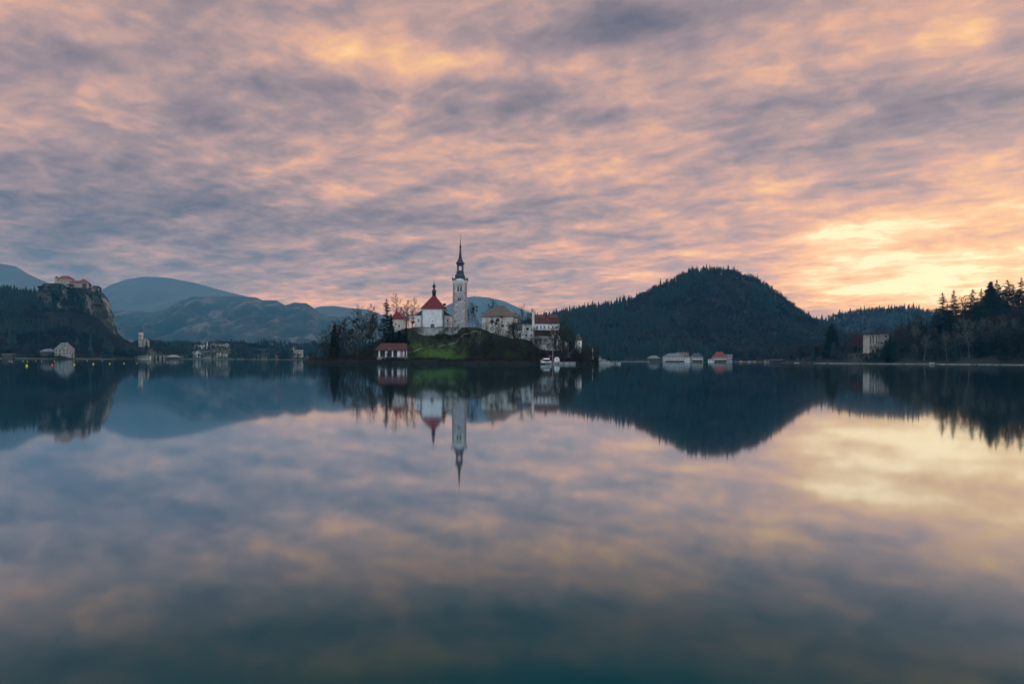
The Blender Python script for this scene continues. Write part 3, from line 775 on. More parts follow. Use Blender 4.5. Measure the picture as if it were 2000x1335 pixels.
# --- flat roofed wing
FW = root_at('flat_roofed_wing', 'white flat-roofed wing with dark glazed upper storey beside the large house', 'building', 1023.5, 662, 415)
b = MB(); b.box(-6.2, -.3, 0, 8, -4, 5.0); b.box(-.28, 6.6, .5, 8, -4, 9.0); b.box(-5.6, -.3, 1.2, 8, 5.0, 9.0); b.build('wall', 'plaster_white', FW)
b = MB(); b.box(-8.0, 7.0, -.7, 9, 9.02, 9.7); b.build('roof', 'roof_dark', FW)
b = MB(); b.box(-5.3, -1.2, 1.0, 1.25, 5.3, 8.6); gl = b.build('window', 'glass_dark', FW)
b = MB()
for x in (-5.3, -4.0, -2.6, -1.3): b.box(x - .07, x + .07, .9, .99, 5.2, 8.7)
b.build('frame', 'metal_dark', gl)
b = MB(); b.box(-6.2, -.3, -.08, 0.08, 5.02, 5.2); b.build('parapet', 'concrete', FW)
win(FW, -2.6, 1.2, 1.3, 2.4, fr=True); win(FW, 1.3, 1.5, .9, 1.5, y=.5); win(FW, 4.6, 5.2, .9, 1.4, y=.5); win(FW, 4.4, 1.6, .9, 1.4, y=.5)
b = MB(); b.box(-.9, -.25, -.14, .4, -2, 9.0); b.build('pilaster', 'plaster_white', FW)

# --- house with red mansard roof, balcony and chimney
RH = root_at('balcony_house', 'white house with red mansard roof and tall pale chimney above wooden balconies', 'house', 1067, 664, 405, R(-4))
m_ = 405 / F; h_ = 7.6
b = MB(); b.box(-h_, h_, 2.2, 12, -6, 9.9); b.build('wall', 'plaster_white', RH)
b = MB()
b.prism([(-h_ - .6, 1.5), (h_ + .6, 1.5), (h_ + .6, 12.7), (-h_ - .6, 12.7)], 9.9, 10.15)
b.prism([(-h_ - .5, 1.6), (h_ + .5, 1.6), (h_ + .5, 12.6), (-h_ - .5, 12.6)], 10.15, 13.2, top=[(-h_ + .5, 3.3), (h_ - .5, 3.3), (h_ - .5, 10.9), (-h_ + .5, 10.9)])
b.hip(-h_ + .3, h_ - .3, 3.0, 11.2, 13.35, 15.6, -h_ + 1.6, h_ - 1.6, th=.14)
rf = b.build('roof', 'roof_tile', RH)
b = MB(); b.box(-1.0, .4, 3.6, 4.8, 12.5, 16.5); b.box(-1.1, .5, 3.5, 4.9, 16.5, 16.7); b.build('chimney', 'timber', rf)
b = MB(); b.box(-8.6, -7.2, .6, 2.1, 3, 15.8); b.box(-8.7, -7.1, .5, 2.18, 15.8, 16.1); b.lathe([(.35, 16.1), (.4, 16.8), (.2, 17.1)], n=8, c=(-7.9, 1.3)); b.build('chimney', 'plaster_cream', RH)
for x in (-5.6, -3.4, -1.3, 1.2, 3.6, 6.0): win(RH, x, 6.9, .85, 1.7, y=2.2)
b = MB(); b.box(-h_ - .8, h_ - 1.6, -.3, 2.15, 5.6, 5.95); bl = b.build('balcony', 'timber', RH)
b = MB(); b.box(-h_ - .8, h_ - 1.6, -.3, -.2, 6.85, 6.97)
for i in range(28): xx = -h_ - .75 + i * .515; b.box(xx - .05, xx + .05, -.28, -.22, 5.95, 6.85)
b.build('railing', 'metal_dark', bl)
b = MB(); b.box(-h_ - .2, 3.0, 1.9, 2.15, 2.5, 5.4); b.build('shutter_wall', 'timber', RH)
for x in (-7.6, -4.8, -2.0, .9, 3.1): b = MB(); b.box(x - .12, x + .12, -.2, .05, 2.3, 5.58); b.build('post', 'timber', RH)
b = MB(); b.box(-h_ - 1.0, 3.2, -.3, 2.15, 1.1, 2.2); b.build('parapet', 'concrete', RH)
b = MB(); b.box(-h_ - .6, 3.0, .8, 2.15, -2, 1.05); b.build('lower_wall', 'plaster_old', RH)
for x in (-6.4, -3.6, -.8): win(RH, x, -1.4, 1.5, 2.0, y=.8, frame='timber')
b = MB(); b.box(2.3, 6.9, -.6, -.35, 3.2, 5.3); b.build('awning_panel', 'timber_orange', RH)
b = MB(); b.box(3.3, 4.5, -.5, 2.1, -4, 3.1); b.build('pillar', 'plaster_dim', RH)
b = MB(); b.box(4.55, 6.1, -.1, .2, -2, 3.1); b.build('door', 'glass_dark', RH)
b = MB(); b.box(6.15, 7.2, -.5, 2.1, -4, 3.1); b.build('pillar', 'plaster_white', RH)
b = MB(); b.box(7.25, 8.1, .2, 12.2, -6, 4.4); b.build('side_wall', 'plaster_white', RH)

# --- round turret and low white walls at the right end
TU = root_at('garden_turret', 'small round white turret with dark pointed roof at the right end of the island', 'turret', 1130.5, 679, 412)
b = MB(); b.lathe([(1.95, -3), (1.9, 4.6)], n=16, c=(0, 2)); b.build('wall', 'plaster_white', TU)
b = MB(); b.lathe([(2.35, 4.5), (2.3, 4.7), (1.2, 6.6), (.5, 7.9), (.05, 8.9)], n=16, c=(0, 2)); b.build('roof', 'roof_brown', TU)
win(TU, .3, 2.4, .5, .9, y=.1, fr=False)
GW = root_at('garden_wall', 'short white garden wall stepping down beside the balcony house', 'wall', 1103, 682, 400)
b = MB(); b.plate([(-2.3, -2), (2.2, -2), (2.2, 4.0), (.8, 4.9), (-2.3, 4.9)], 0, .7); b.build('wall', 'plaster_white', GW)
b = MB(); b.plate([(-2.35, 4.92), (.8, 4.92), (2.2, 4.02), (2.3, 4.12), (.85, 5.08), (-2.35, 5.08)], -.06, .76); b.build('coping', 'concrete', GW)
ST_ = root_at('stone_stairs', 'pale stone stairs climbing the grassy slope at the right of the island', 'stairs', 1112, 698, 392)
b = MB()
for i in range(22):
    x = -3.6 + i * .40; b.box(x, x + .42, i * .28, 1.6 + i * .28, -2.5, .3 + i * .29)
b.build('steps', 'concrete', ST_)
b = MB()
for i in range(8): x = -3.5 + i * 1.15; b.tube((x, i * .8 - .1, .0 + i * .83), (x, i * .8 - .1, 1.2 + i * .83), .05)
b.tube((-3.5, -.1, 1.2), (4.5, 5.5, 7.0), .05); b.build('handrail', 'paint_green', ST_)

# --- quay, booth and small things
K = root_at('landing_stage', 'pale stone landing stage sloping into the lake in front of the booth', 'jetty', 1090, 707.5, 368)
b = MB(); b.box(-6.6, 9.5, 0, 5, -1.5, .35); b.plate([(-9.5, 1.2), (-8.2, 1.9), (-6.6, .5), (-6.6, -.6), (-9.5, -.6)][::-1], .5, 4); b.build('deck', 'concrete', K)
b = MB()
for x in (-6, -3, 0, 3, 6, 9): b = MB(); b.tube((x, -.25, -1.6), (x, -.25, .8), .12); b.build('pile', 'timber', K)
BO = root_at('booth', 'small cream booth with rounded roof standing on the landing stage', 'booth', 1087.5, 706.6, 367.8)
b = MB(); pts = [(-1.4, 0), (1.4, 0), (1.4, 1.5)] + [(1.4 * math.cos(a), 1.5 + 1.2 * math.sin(a)) for a in [math.pi * i / 10 for i in range(1, 10)]] + [(-1.4, 1.5)]
b.plate(pts, .1, 2.2); b.build('shell', 'plaster_cream', BO)
b = MB(); pts2 = [(-.95, .45), (.95, .45), (.95, 1.5)] + [(.95 * math.cos(a), 1.5 + .8 * math.sin(a)) for a in [math.pi * i / 10 for i in range(1, 10)]] + [(-.95, 1.5)]
b.plate(pts2, .04, .12); fp = b.build('front_panel', 'paint_white', BO)
b = MB(); b.lathe([(.42, 0), (.42, .05), (.3, .05)], n=16); e_ = b.build('emblem', 'brick_edge', fp, (0, .03, 1.45)); e_.rotation_euler = (math.pi / 2, 0, 0)
BU = root_at('lifebuoy_post', 'red lifebuoy on a post at the landing stage left of the booth', 'lifebuoy', 1073.5, 706, 372)
b = MB(); b.tube((0, .2, -1), (0, .2, 3.6), .08); b.build('post', 'metal_dark', BU)
b = MB()
for i in range(14):
    a0, a1 = 2 * math.pi * i / 14, 2 * math.pi * (i + 1) / 14; b.tube((.42 * math.cos(a0), 0, 3 + .42 * math.sin(a0)), (.42 * math.cos(a1), 0, 3 + .42 * math.sin(a1)), .17, n=6)
b.build('ring', 'buoy_red', BU)
MS = root_at('signal_mast', 'tall dark blue mast with three pale bands on the shore beside the booth', 'mast', 1079.5, 706, 371)
b = MB(); b.box(-.25, .25, .2, .5, -1, 8); b.build('board', 'quoin_dark', MS)
for z_ in (1.0, 3.6, 6.6): b = MB(); b.box(-.3, .3, .12, .55, z_, z_ + .35); b.build('band', 'concrete', MS)
RB = root_at('rowing_boat', 'white covered boat drawn up at the landing stage left of the lifebuoy', 'boat', 1067, 707.4, 366, R(12))

def boat(parent, L_, W_, canopy=None, hull='paint_white'):
    b = MB(); n_ = 12; secs = []
    for i in range(n_ + 1):
        t = i / n_ * 2 - 1; wd = W_ / 2 * (1 - abs(t) ** 2.6) + .04; sh_ = .55 + .35 * t * t
        secs.append([(t * L_ / 2, -wd, sh_), (t * L_ / 2 * .96, -wd * .6, -.1), (t * L_ / 2 * .96, wd * .6, -.1), (t * L_ / 2, wd, sh_)])
    vs = [v for s_ in secs for v in s_]; fs = []
    for i in range(n_):
        for j in range(3): fs.append((i * 4 + j, i * 4 + j + 1, (i + 1) * 4 + j + 1, (i + 1) * 4 + j))
    fs += [(0, 1, 2, 3), (n_ * 4 + 3, n_ * 4 + 2, n_ * 4 + 1, n_ * 4)]
    b.add(vs, fs); b.build('hull', hull, parent)
    for x in (-L_ * .25, 0, L_ * .25): b = MB(); b.box(x - .15, x + .15, -W_ * .42, W_ * .42, .32, .38); b.build('seat', 'timber', parent)
    if canopy:
        b = MB(); a0 = L_ * .3; pr_ = [(-W_ * .5, 1.7), (-W_ * .25, 2.05), (0, 2.2), (W_ * .25, 2.05), (W_ * .5, 1.7)]
        for i in range(4):
            (ya, za), (yb, zb) = pr_[i], pr_[i + 1]
            b.add([(-a0, ya, za), (a0, ya, za), (a0, yb, zb), (-a0, yb, zb), (-a0, ya, za - .06), (a0, ya, za - .06), (a0, yb, zb - .06), (-a0, yb, zb - .06)],
                  [(0, 1, 2, 3), (7, 6, 5, 4), (0, 4, 5, 1), (2, 6, 7, 3), (1, 5, 6, 2), (3, 7, 4, 0)])
        cn = b.build('canopy', canopy, parent)
        for x in (-a0, a0):
            for y_ in (-W_ * .45, W_ * .45): b = MB(); b.tube((x, y_, .4), (x, y_, 1.75), .04); b.build('post', 'metal_dark', cn)
boat(RB, 5.5, 1.6, 'paint_white')

MO = root_at('statue', 'slender white stone statue on a column near the right tip of the island', 'statue', 1157.5, 697.5, 400)
b = MB(); b.box(-.55, .55, .0, 1.1, -1.5, .8); b.lathe([(.4, .8), (.26, 1.1), (.22, 3.0), (.34, 3.2)], n=10, c=(0, .55)); b.build('column', 'plaster_white', MO)
b = MB(); b.lathe([(.3, 3.2), (.34, 3.7), (.22, 4.3), (.28, 4.7), (.12, 4.95), (.17, 5.15), (.15, 5.4), (.02, 5.5)], n=10, c=(0, .55)); b.build('figure', 'plaster_white', MO)
PI = root_at('stone_pier', 'pale stone pier with steps at the right tip of the island', 'pier', 1182, 709.2, 396)
b = MB(); b.box(-3.6, 9.0, 0, 9, -1.5, .5); b.box(-3.4, 3.4, 2, 9.5, .5, 1.4); b.box(-3.2, 1.2, 4, 9.8, 1.4, 2.5); b.plate([(-3.0, 2.5), (-1.2, 2.5), (-2.2, 4.4), (-2.8, 4.4)], 6, 8); b.build('stonework', 'stone_wall', PI)
b = MB(); b.tube((-3, .3, .5), (-3, .3, 1.5), .05); b.tube((8.5, .3, .5), (8.5, .3, 1.5), .05); b.tube((-3, .3, 1.5), (8.5, .3, 1.5), .04); b.build('railing', 'metal_dark', PI)

# ------------------------------------------------------------------ castle on the crag
CA = root_at('castle', 'pale walled castle with bright red roofs on top of the limestone cliff', 'castle', 136, 553.5, 1347)
u_ = 1347 / F
def X(px): return (px - 136) * u_
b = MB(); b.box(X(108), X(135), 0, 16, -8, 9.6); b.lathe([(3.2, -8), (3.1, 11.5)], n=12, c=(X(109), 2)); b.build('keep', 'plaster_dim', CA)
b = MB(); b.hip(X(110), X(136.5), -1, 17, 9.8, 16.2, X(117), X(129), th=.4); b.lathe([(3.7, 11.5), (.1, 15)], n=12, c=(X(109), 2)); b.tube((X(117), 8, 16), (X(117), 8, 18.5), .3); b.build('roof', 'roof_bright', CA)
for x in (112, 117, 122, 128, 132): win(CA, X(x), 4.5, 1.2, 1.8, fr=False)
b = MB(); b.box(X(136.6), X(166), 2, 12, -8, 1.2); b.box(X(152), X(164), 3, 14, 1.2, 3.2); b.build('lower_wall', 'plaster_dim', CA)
b = MB(); b.hip(X(136), X(157), 1, 13, 1.8, 6.5, X(139.5), X(152), th=.4); b.hip(X(150.5), X(166), 1.5, 15, 3.4, 10.2, X(157.5), X(158.5), th=.4); b.build('lower_roof', 'roof_bright', CA)
b = MB(); b.box(X(160.5), X(168), -.5, 1.9, -8, .6); b.build('curtain_wall', 'timber', CA)
b = MB(); b.box(-2, 2, 0, 5, -6, 0); bt = root_at('castle_outwork', 'small red-roofed outwork on the cliff edge right of the castle', 'building', 180, 562, 1375)
b.build('wall', 'plaster_old', bt); b = MB(); b.hip(-2.6, 2.6, -.6, 5.6, .2, 3.2, -.6, .6); b.build('roof', 'roof_bright', bt)

# ------------------------------------------------------------------ generic houses of the far shores
def house(name, label, cat, px0, px1, base, eave, ridge, D, depth, wall='plaster_white', roof='roof_grey', kind='gable', wins=(3, 2), rz=0.0, group=None, balcony=False, chim=True, down=4.0):
    u = D / F; r_ = root_at(name, label, cat, (px0 + px1) / 2, base, D, rz, group)
    hw_ = (px1 - px0) / 2 * u; he = (base - eave) * u; hr = (base - ridge) * u
    b = MB(); b.box(-hw_, hw_, 0, depth, -down, he)
    if kind == 'front':                              # gable end towards the lake
        b.plate([(-hw_ + .01, he), (hw_ - .01, he), (0, hr - .25)], .02, .5)
    b.build('wall', wall, r_)
    b = MB()
    if kind == 'hip': b.hip(-hw_ - .6, hw_ + .6, -.6, depth + .6, he + .2, hr, -hw_ * .45, hw_ * .45)
    elif kind == 'flat': b.box(-hw_ - .7, hw_ + .7, -.7, depth + .7, he, max(hr, he + .35))
    elif kind == 'front':
        o_ = .7
        for sx in (-1, 1):
            b.add([(0, -.9, hr), (sx * (hw_ + o_), -.9, he - .4), (sx * (hw_ + o_), depth + .6, he - .4), (0, depth + .6, hr), (0, -.9, hr - .35), (sx * (hw_ + o_), -.9, he - .75), (sx * (hw_ + o_), depth + .6, he - .75), (0, depth + .6, hr - .35)],
                  [(0, 1, 2, 3), (7, 6, 5, 4), (0, 4, 5, 1), (2, 6, 7, 3), (1, 5, 6, 2)])
    else:
        x0, x1, ym = -hw_ - .6, hw_ + .6, depth / 2
        b.add([(x0, -.7, he - .05), (x1, -.7, he - .05), (x1, depth + .7, he - .05), (x0, depth + .7, he - .05), (x0, -.7, he + .2), (x1, -.7, he + .2), (x1, depth + .7, he + .2), (x0, depth + .7, he + .2), (x0, ym, hr), (x1, ym, hr)],
              [(0, 3, 2, 1), (0, 1, 5, 4), (1, 2, 6, 9, 5), (2, 3, 7, 6), (3, 0, 4, 8, 7), (4, 5, 9, 8), (6, 7, 8, 9)])
    ro = b.build('roof', roof, r_)
    if chim and kind != 'flat':
        b = MB(); b.box(hw_ * .3, hw_ * .3 + .9, depth * .5 - .5, depth * .5 + .5, he, hr + 1.0); b.build('chimney', 'brick_edge', ro)
    nx, nz_ = wins
    if balcony: b = MB(); b.box(-hw_ * .9, hw_ * .9, -.35, -.02, -1, he / nz_ * .75); b.build('ground_floor_shade', 'timber', r_)  # dark box stands in for the terrace shade along the ground floor
    for j in range(nz_):
        if balcony and j == 0: continue
        for i in range(nx):
            x = -hw_ + 2 * hw_ * (i + .5) / nx; z_ = he * (j + .28) / max(nz_, 1)
            win(r_, x, z_, min(1.3 if D < 900 else 2.4, hw_ * 1.25 / nx), min(1.7 if D < 900 else 2.2, he / max(nz_, 1) * .6), fr=(D < 900))
        if balcony and j:
            b = MB(); zb = he * j / nz_; b.box(-hw_ * .95, hw_ * .95, -1.3, -.01, zb - .1, zb + .08); b.box(-hw_ * .95, hw_ * .95, -1.35, -1.25, zb + .08, zb + 1.0); b.build('balcony', 'paint_white', r_)
    return r_

# left shore
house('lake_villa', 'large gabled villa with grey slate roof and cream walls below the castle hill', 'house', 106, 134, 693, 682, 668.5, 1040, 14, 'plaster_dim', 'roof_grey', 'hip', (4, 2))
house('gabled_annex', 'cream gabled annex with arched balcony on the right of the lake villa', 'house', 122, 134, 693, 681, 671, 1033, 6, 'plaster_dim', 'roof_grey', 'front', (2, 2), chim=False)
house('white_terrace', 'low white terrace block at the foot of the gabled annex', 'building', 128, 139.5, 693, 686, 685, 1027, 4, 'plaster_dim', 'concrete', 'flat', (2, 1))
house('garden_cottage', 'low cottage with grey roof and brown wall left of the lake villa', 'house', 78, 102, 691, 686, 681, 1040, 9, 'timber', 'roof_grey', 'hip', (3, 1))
house('lake_hut', 'dark flat hut at the water edge near the far left', 'hut', 5, 24, 696.5, 692, 690.5, 1000, 6, 'timber', 'roof_grey', 'flat', (2, 1))
# far-left church with needle spire
SC = root_at('parish_church', 'white parish church tower with needle spire at the foot of the castle hill', 'church', 273.3, 670, 1480)
u = 1480 / F
b = MB(); b.box(-3.4, 3.4, 0, 7, -8, 19.5); b.build('tower', 'plaster_old', SC)
b = MB()
for sx in (-1, 1):
    for sy in (0, 1): b.lathe([(.8, 19.5), (.8, 21.5), (.05, 24.5)], n=6, c=(sx * 2.9, .5 + 6 * sy))
b.plate([(-2.4, 19.5), (2.4, 19.5), (0, 23.5)], .1, 6.9)
b.build('pinnacles', 'plaster_white', SC)
b = MB(); b.lathe([(2.6, 19.6), (2.0, 24), (.8, 33), (.1, 43)], n=8, c=(0, 3.5)); b.build('spire', 'roof_dark', SC)
for z_ in (6, 14): win(SC, 0, z_, 1.4, 3.4, arch=True, fr=False)
b = MB(); b.box(3.45, 7.6, 1, 24, -8, 6.0); nv = b.build('nave', 'plaster_dim', SC)
b = MB(); b.hip(3.0, 8.1, .5, 24.5, 6.2, 10, 5.5, 5.6, 3.0, 21); b.build('roof', 'roof_grey', nv)
S2 = root_at('village_church', 'small white chapel with thin steeple among the far town roofs', 'church', 407, 682.5, 1720)
b = MB(); b.box(-5.5, -2.6, 0, 3, -6, 13); b.build('tower', 'plaster_white', S2)
b = MB(); b.lathe([(1.7, 13), (.9, 16), (.1, 22)], n=8, c=(-4.05, 1.5)); b.build('spire', 'plaster_white', S2)
b = MB(); b.box(-2.55, 9, .5, 9, -6, 3.6); b.build('nave', 'plaster_white', S2); b = MB(); b.hip(-3, 9.6, 0, 9.5, 3.8, 6.4, 0, 6); b.build('roof', 'concrete', S2); win(S2, -4.05, 8, .8, 2, arch=True, fr=False)

house('shore_boathouse', 'long open boathouse with pale roof on the far left shore', 'boathouse', 324.5, 347, 700.2, 697, 692.6, 1440, 14, 'timber', 'concrete', 'hip', (4, 1), chim=False)
house('shore_kiosk', 'cream kiosk with three openings left of the pale-roofed boathouse', 'kiosk', 301, 317, 700, 694.5, 693.6, 1450, 8, 'plaster_cream', 'roof_grey', 'flat', (3, 1))
house('bathing_pavilion', 'long low white colonnade on the waterline below the parish church', 'pavilion', 243, 292, 700.3, 695.6, 694.4, 1300, 6, 'plaster_old', 'concrete', 'flat', (16, 1))
house('gabled_cottage', 'narrow grey gabled cottage on the far left shore', 'house', 371, 379, 697, 690, 686, 1560, 9, 'plaster_old', 'roof_grey', 'front', (2, 2))
house('gabled_house', 'tall grey house with steep gable beside the narrow cottage', 'house', 381, 389, 697.5, 688.5, 684, 1560, 9, 'plaster_white', 'roof_grey', 'front', (2, 2))
house('narrow_house', 'narrow yellow house among bare trees on the far left shore', 'house', 422.5, 429.5, 697.5, 688.5, 686, 1560, 8, 'plaster_cream', 'roof_tile', 'hip', (2, 3))
house('lakeside_hotel', 'white building with flat roof right of the narrow yellow house', 'building', 432, 442, 696, 690.5, 689.6, 1580, 10, 'plaster_white', 'roof_grey', 'flat', (4, 2))
house('white_gable_house', 'white house with sharp gable above the far left shore', 'house', 444, 449, 684.5, 681, 677, 1700, 8, 'plaster_white', 'roof_grey', 'front', (1, 1), down=12)
house('long_low_house', 'long grey waterfront building with a flat roof under the far town', 'building', 391, 410, 699, 697, 695.8, 1540, 6, 'plaster_old', 'concrete', 'flat', (6, 1))
house('lake_pavilion', 'pale flat-roofed pavilion by the far shore left of the island', 'pavilion', 573, 590, 694, 684.5, 682.6, 1600, 12, 'plaster_old', 'concrete', 'flat', (4, 2))
house('red_roof_house', 'house with bright red roof behind the pale pavilion', 'house', 569.5, 576, 681, 678.5, 674.8, 1700, 9, 'plaster_cream', 'roof_bright', 'hip', (2, 1), down=12)
for i, (x0, x1, bs, ev, rd, wl, rf_, lb) in enumerate([
        (296, 313, 673, 669.5, 667.5, 'plaster_cream', 'roof_grey', 'long pale-roofed building on the wooded rise right of the parish church'),
        (352, 360, 677, 675.5, 674.0, 'plaster_cream', 'roof_tile', 'small pale house alone in the wood between church and town'),
        (378, 387, 677, 674.5, 671.5, 'plaster_cream', 'roof_tile', 'house with dull red roof at the left edge of the far town'),
        (389, 397, 676, 673.5, 670.5, 'plaster_white', 'roof_tile', 'second red-roofed house of the far town, left of its chapel'),
        (411, 420, 675, 672.5, 669.2, 'plaster_white', 'roof_bright', 'wide red-roofed house just right of the village chapel'),
        (423, 434, 675, 672.5, 669.2, 'plaster_cream', 'roof_tile', 'row of dull red roofs in the middle of the far town'),
        (437, 446, 676, 673.0, 670.0, 'plaster_white', 'roof_grey', 'grey-roofed house at the right edge of the far town'),
        (527, 530, 677, 671, 669.5, 'plaster_cream', 'roof_grey', 'narrow pale tower house above the far wood'),
        (551, 554, 676, 673, 671.5, 'plaster_white', 'roof_grey', 'small white house high in the conifers left of the pavilion'),
        (600, 604, 680, 677.5, 675.5, 'plaster_white', 'roof_grey', 'white house in the trees just left of the island tip'),
        (670, 680, 679.5, 677.0, 676.2, 'paint_white', 'paint_white', 'bright white factory hall seen between the island trees'),
        (671, 676, 675.5, 673.5, 672.2, 'plaster_cream', 'roof_grey', 'small pale house above the white hall behind the island'),
        (686, 691, 675.5, 672.5, 671.0, 'plaster_cream', 'roof_tile', 'cream house right of the white hall behind the island')]):
    house('town_house', lb, 'house', x0, x1, bs, ev, rd, 1760, 10, wl, rf_, 'flat' if i == 10 else 'hip', (3, 1), chim=False, down=14)

# village under the wooded dome
house('lake_restaurant', 'dark low restaurant on piles left of the white hotel', 'building', 1266, 1289, 706, 699.5, 694, 1245, 12, 'timber', 'roof_grey', 'hip', (6, 1), chim=False)
house('white_hotel', 'long white balconied hotel with grey roofs at the foot of the wooded dome', 'hotel', 1297, 1338, 706, 696.5, 689.5, 1262, 14, 'plaster_old', 'roof_grey', 'hip', (9, 3), balcony=True)
house('hotel_wing', 'taller cream wing rising behind the white hotel', 'building', 1322, 1345, 704, 691, 687.8, 1280, 12, 'plaster_dim', 'roof_brown', 'gable', (5, 2))
house('hotel_annex', 'small white annex at the right end of the white hotel', 'building', 1338.5, 1348, 706, 697.5, 695.5, 1262, 8, 'plaster_white', 'roof_grey', 'flat', (3, 2))
house('village_inn', 'white inn with dark roof and balconies right of the hotel', 'house', 1351, 1373, 706, 696.5, 689.2, 1262, 12, 'plaster_old', 'roof_dark', 'hip', (6, 2), balcony=True)
house('red_roofed_guesthouse', 'guesthouse with steep bright red roof on the village waterfront', 'house', 1394, 1420, 706, 697, 686.8, 1262, 13, 'plaster_old', 'roof_bright', 'hip', (6, 2), balcony=True)
house('pale_annex', 'pale grey flat annex attached right of the red-roofed guesthouse', 'building', 1419, 1430, 703, 694, 691.5, 1275, 9, 'plaster_old', 'concrete', 'flat', (3, 2))
house('waterfront_shed', 'low pale shed between the inn and the red-roofed guesthouse', 'shed', 1384, 1393, 706, 702, 700.3, 1258, 5, 'paint_white', 'roof_grey', 'gable', (2, 1), chim=False)
house('wooden_boathouse', 'long dark wooden boathouse at the water right of the village', 'boathouse', 1507, 1536, 707.8, 703.3, 701.2, 985, 9, 'timber', 'roof_dark', 'gable', (5, 1), chim=False)
house('grey_boathouse', 'low grey boathouse just left of the dark wooden one', 'boathouse', 1496, 1506, 707.5, 703.8, 702.3, 1005, 7, 'concrete', 'roof_grey', 'flat', (2, 1))
boats = [(1424, 1215, 'paint_blue', 'paint_white', 'boat with blue canopy moored right of the guesthouse', 9), (1437, 1210, 'paint_blue', 'paint_blue', 'blue-hulled boat with blue canopy in the moored row', 9),
         (1447, 1208, 'paint_white', 'paint_red', 'red-hulled boat with white canopy in the moored row', 9), (1453, 1206, 'paint_red', 'paint_red', 'red boat with red canopy in the moored row', 10),
         (1463, 1202, 'paint_white', 'paint_white', 'white boat with white canopy near the end of the moored row', 9), (1474, 1185, 'paint_yellow', 'paint_white', 'white boat with yellow canopy at the right end of the moored row', 8),
         (1488, 1130, None, 'paint_white', 'open white boat left of the grey boathouse', 7), (1556, 890, None, 'paint_white', 'open white boat on the shore right of the wooden boathouse', 6), (1820, 655, None, 'paint_white', 'small white boat lying on the bank under the right-hand wood', 4.5)]
for px, D, cn, hl, lb, L_ in boats:
    z = 0.05 if px < 1800 else 1.0
    o = empty('moored_boat', (ST(px, 700)[0] * D, D, z), R(random.Random(px).uniform(-25, 25))); tag(o, lb, 'boat', 'boats moored along the right shore'); boat(o, L_, 2.2, cn, hl)
tag(link('pier', bpy.data.meshes.new('tmp')), kind='structure') if False else None
q_ = root_at('long_jetty', 'long thin pale jetty running left from the village along the far shore', 'jetty', 1232, 706.2, 1235)
b = MB(); b.box(-34, 34, 0, 3, .1, .9); b.build('deck', 'concrete', q_)
b = MB()
for i in range(18): b = MB(); b.tube((-33 + i * 3.9, .2, -2), (-33 + i * 3.9, .2, .6), .15); b.build('pile', 'timber', q_)

# villa in the wood on the right shore
V = root_at('modern_villa', 'pale two-part villa with thin dark flat roofs in the wood on the right shore', 'villa', 1715.5, 691, 770, R(8)); V.scale = (.9, .9, .93)
u = 770 / F
b = MB(); b.box(-12.5, -.6, 0, 12, -6, 23.5); b.build('left_block', 'plaster_old', V)
b = MB(); b.box(-.55, 13.0, -2.0, 13, -6, 25.5); b.build('right_block', 'plaster_dim', V)
b = MB(); b.box(-15.0, -.58, -2.6, 13, 23.52, 24.6); b.build('roof', 'roof_dark', V)
b = MB(); b.box(-1.8, 15.6, -4.6, 14, 25.52, 26.6); b.build('roof', 'roof_dark', V)
b = MB(); b.box(-13.2, 3.5, -5.2, -2.05, -6, 8.2); b.box(-12.4, -1, -2.03, -.05, -6, 8.0); tr = b.build('terrace', 'plaster_dim', V)
b = MB(); b.box(-13.4, 3.7, -5.3, -5.2, 8.2, 9.2); b.build('parapet', 'roof_grey', tr)
for x in (-11.2, -7.0, -3.0): win(V, x, 13, .9, 8.5, frame='metal_dark')
for x, z_ in ((8.5, 20.5), (3.0, 12), (9, 12)): win(V, x, z_, 2.2, 2.2, y=-2.0, frame='metal_dark')
for x in (-10.8, -6.2, -1.8): win(V, x, 1.5, 2.4, 4.0, y=-5.2, frame='metal_dark')
SW = empty('shore_wall', (0, 0, 0)); tag(SW, 'low pale stone wall along the waterline of the right-hand wood', 'wall')
b = MB(); prev = None
for px in range(1590, 2040, 6):
    s = (px - 1000) / F; d = shore(s) - 6; p = (s * d, d)
    if prev is not None:
        (xa, ya), (xb, yb) = prev, p
        b.add([(xa, ya, -1), (xb, yb, -1), (xb, yb + 1, -1), (xa, ya + 1, -1), (xa, ya, .3 + .2 * math.sin(px)), (xb, yb, .3 + .2 * math.sin(px)), (xb, yb + 1, .55), (xa, ya + 1, .55)], [(0, 1, 5, 4), (4, 5, 6, 7), (3, 7, 6, 2)])
    prev = p
b.build('stonework', 'stone_wall', SW)

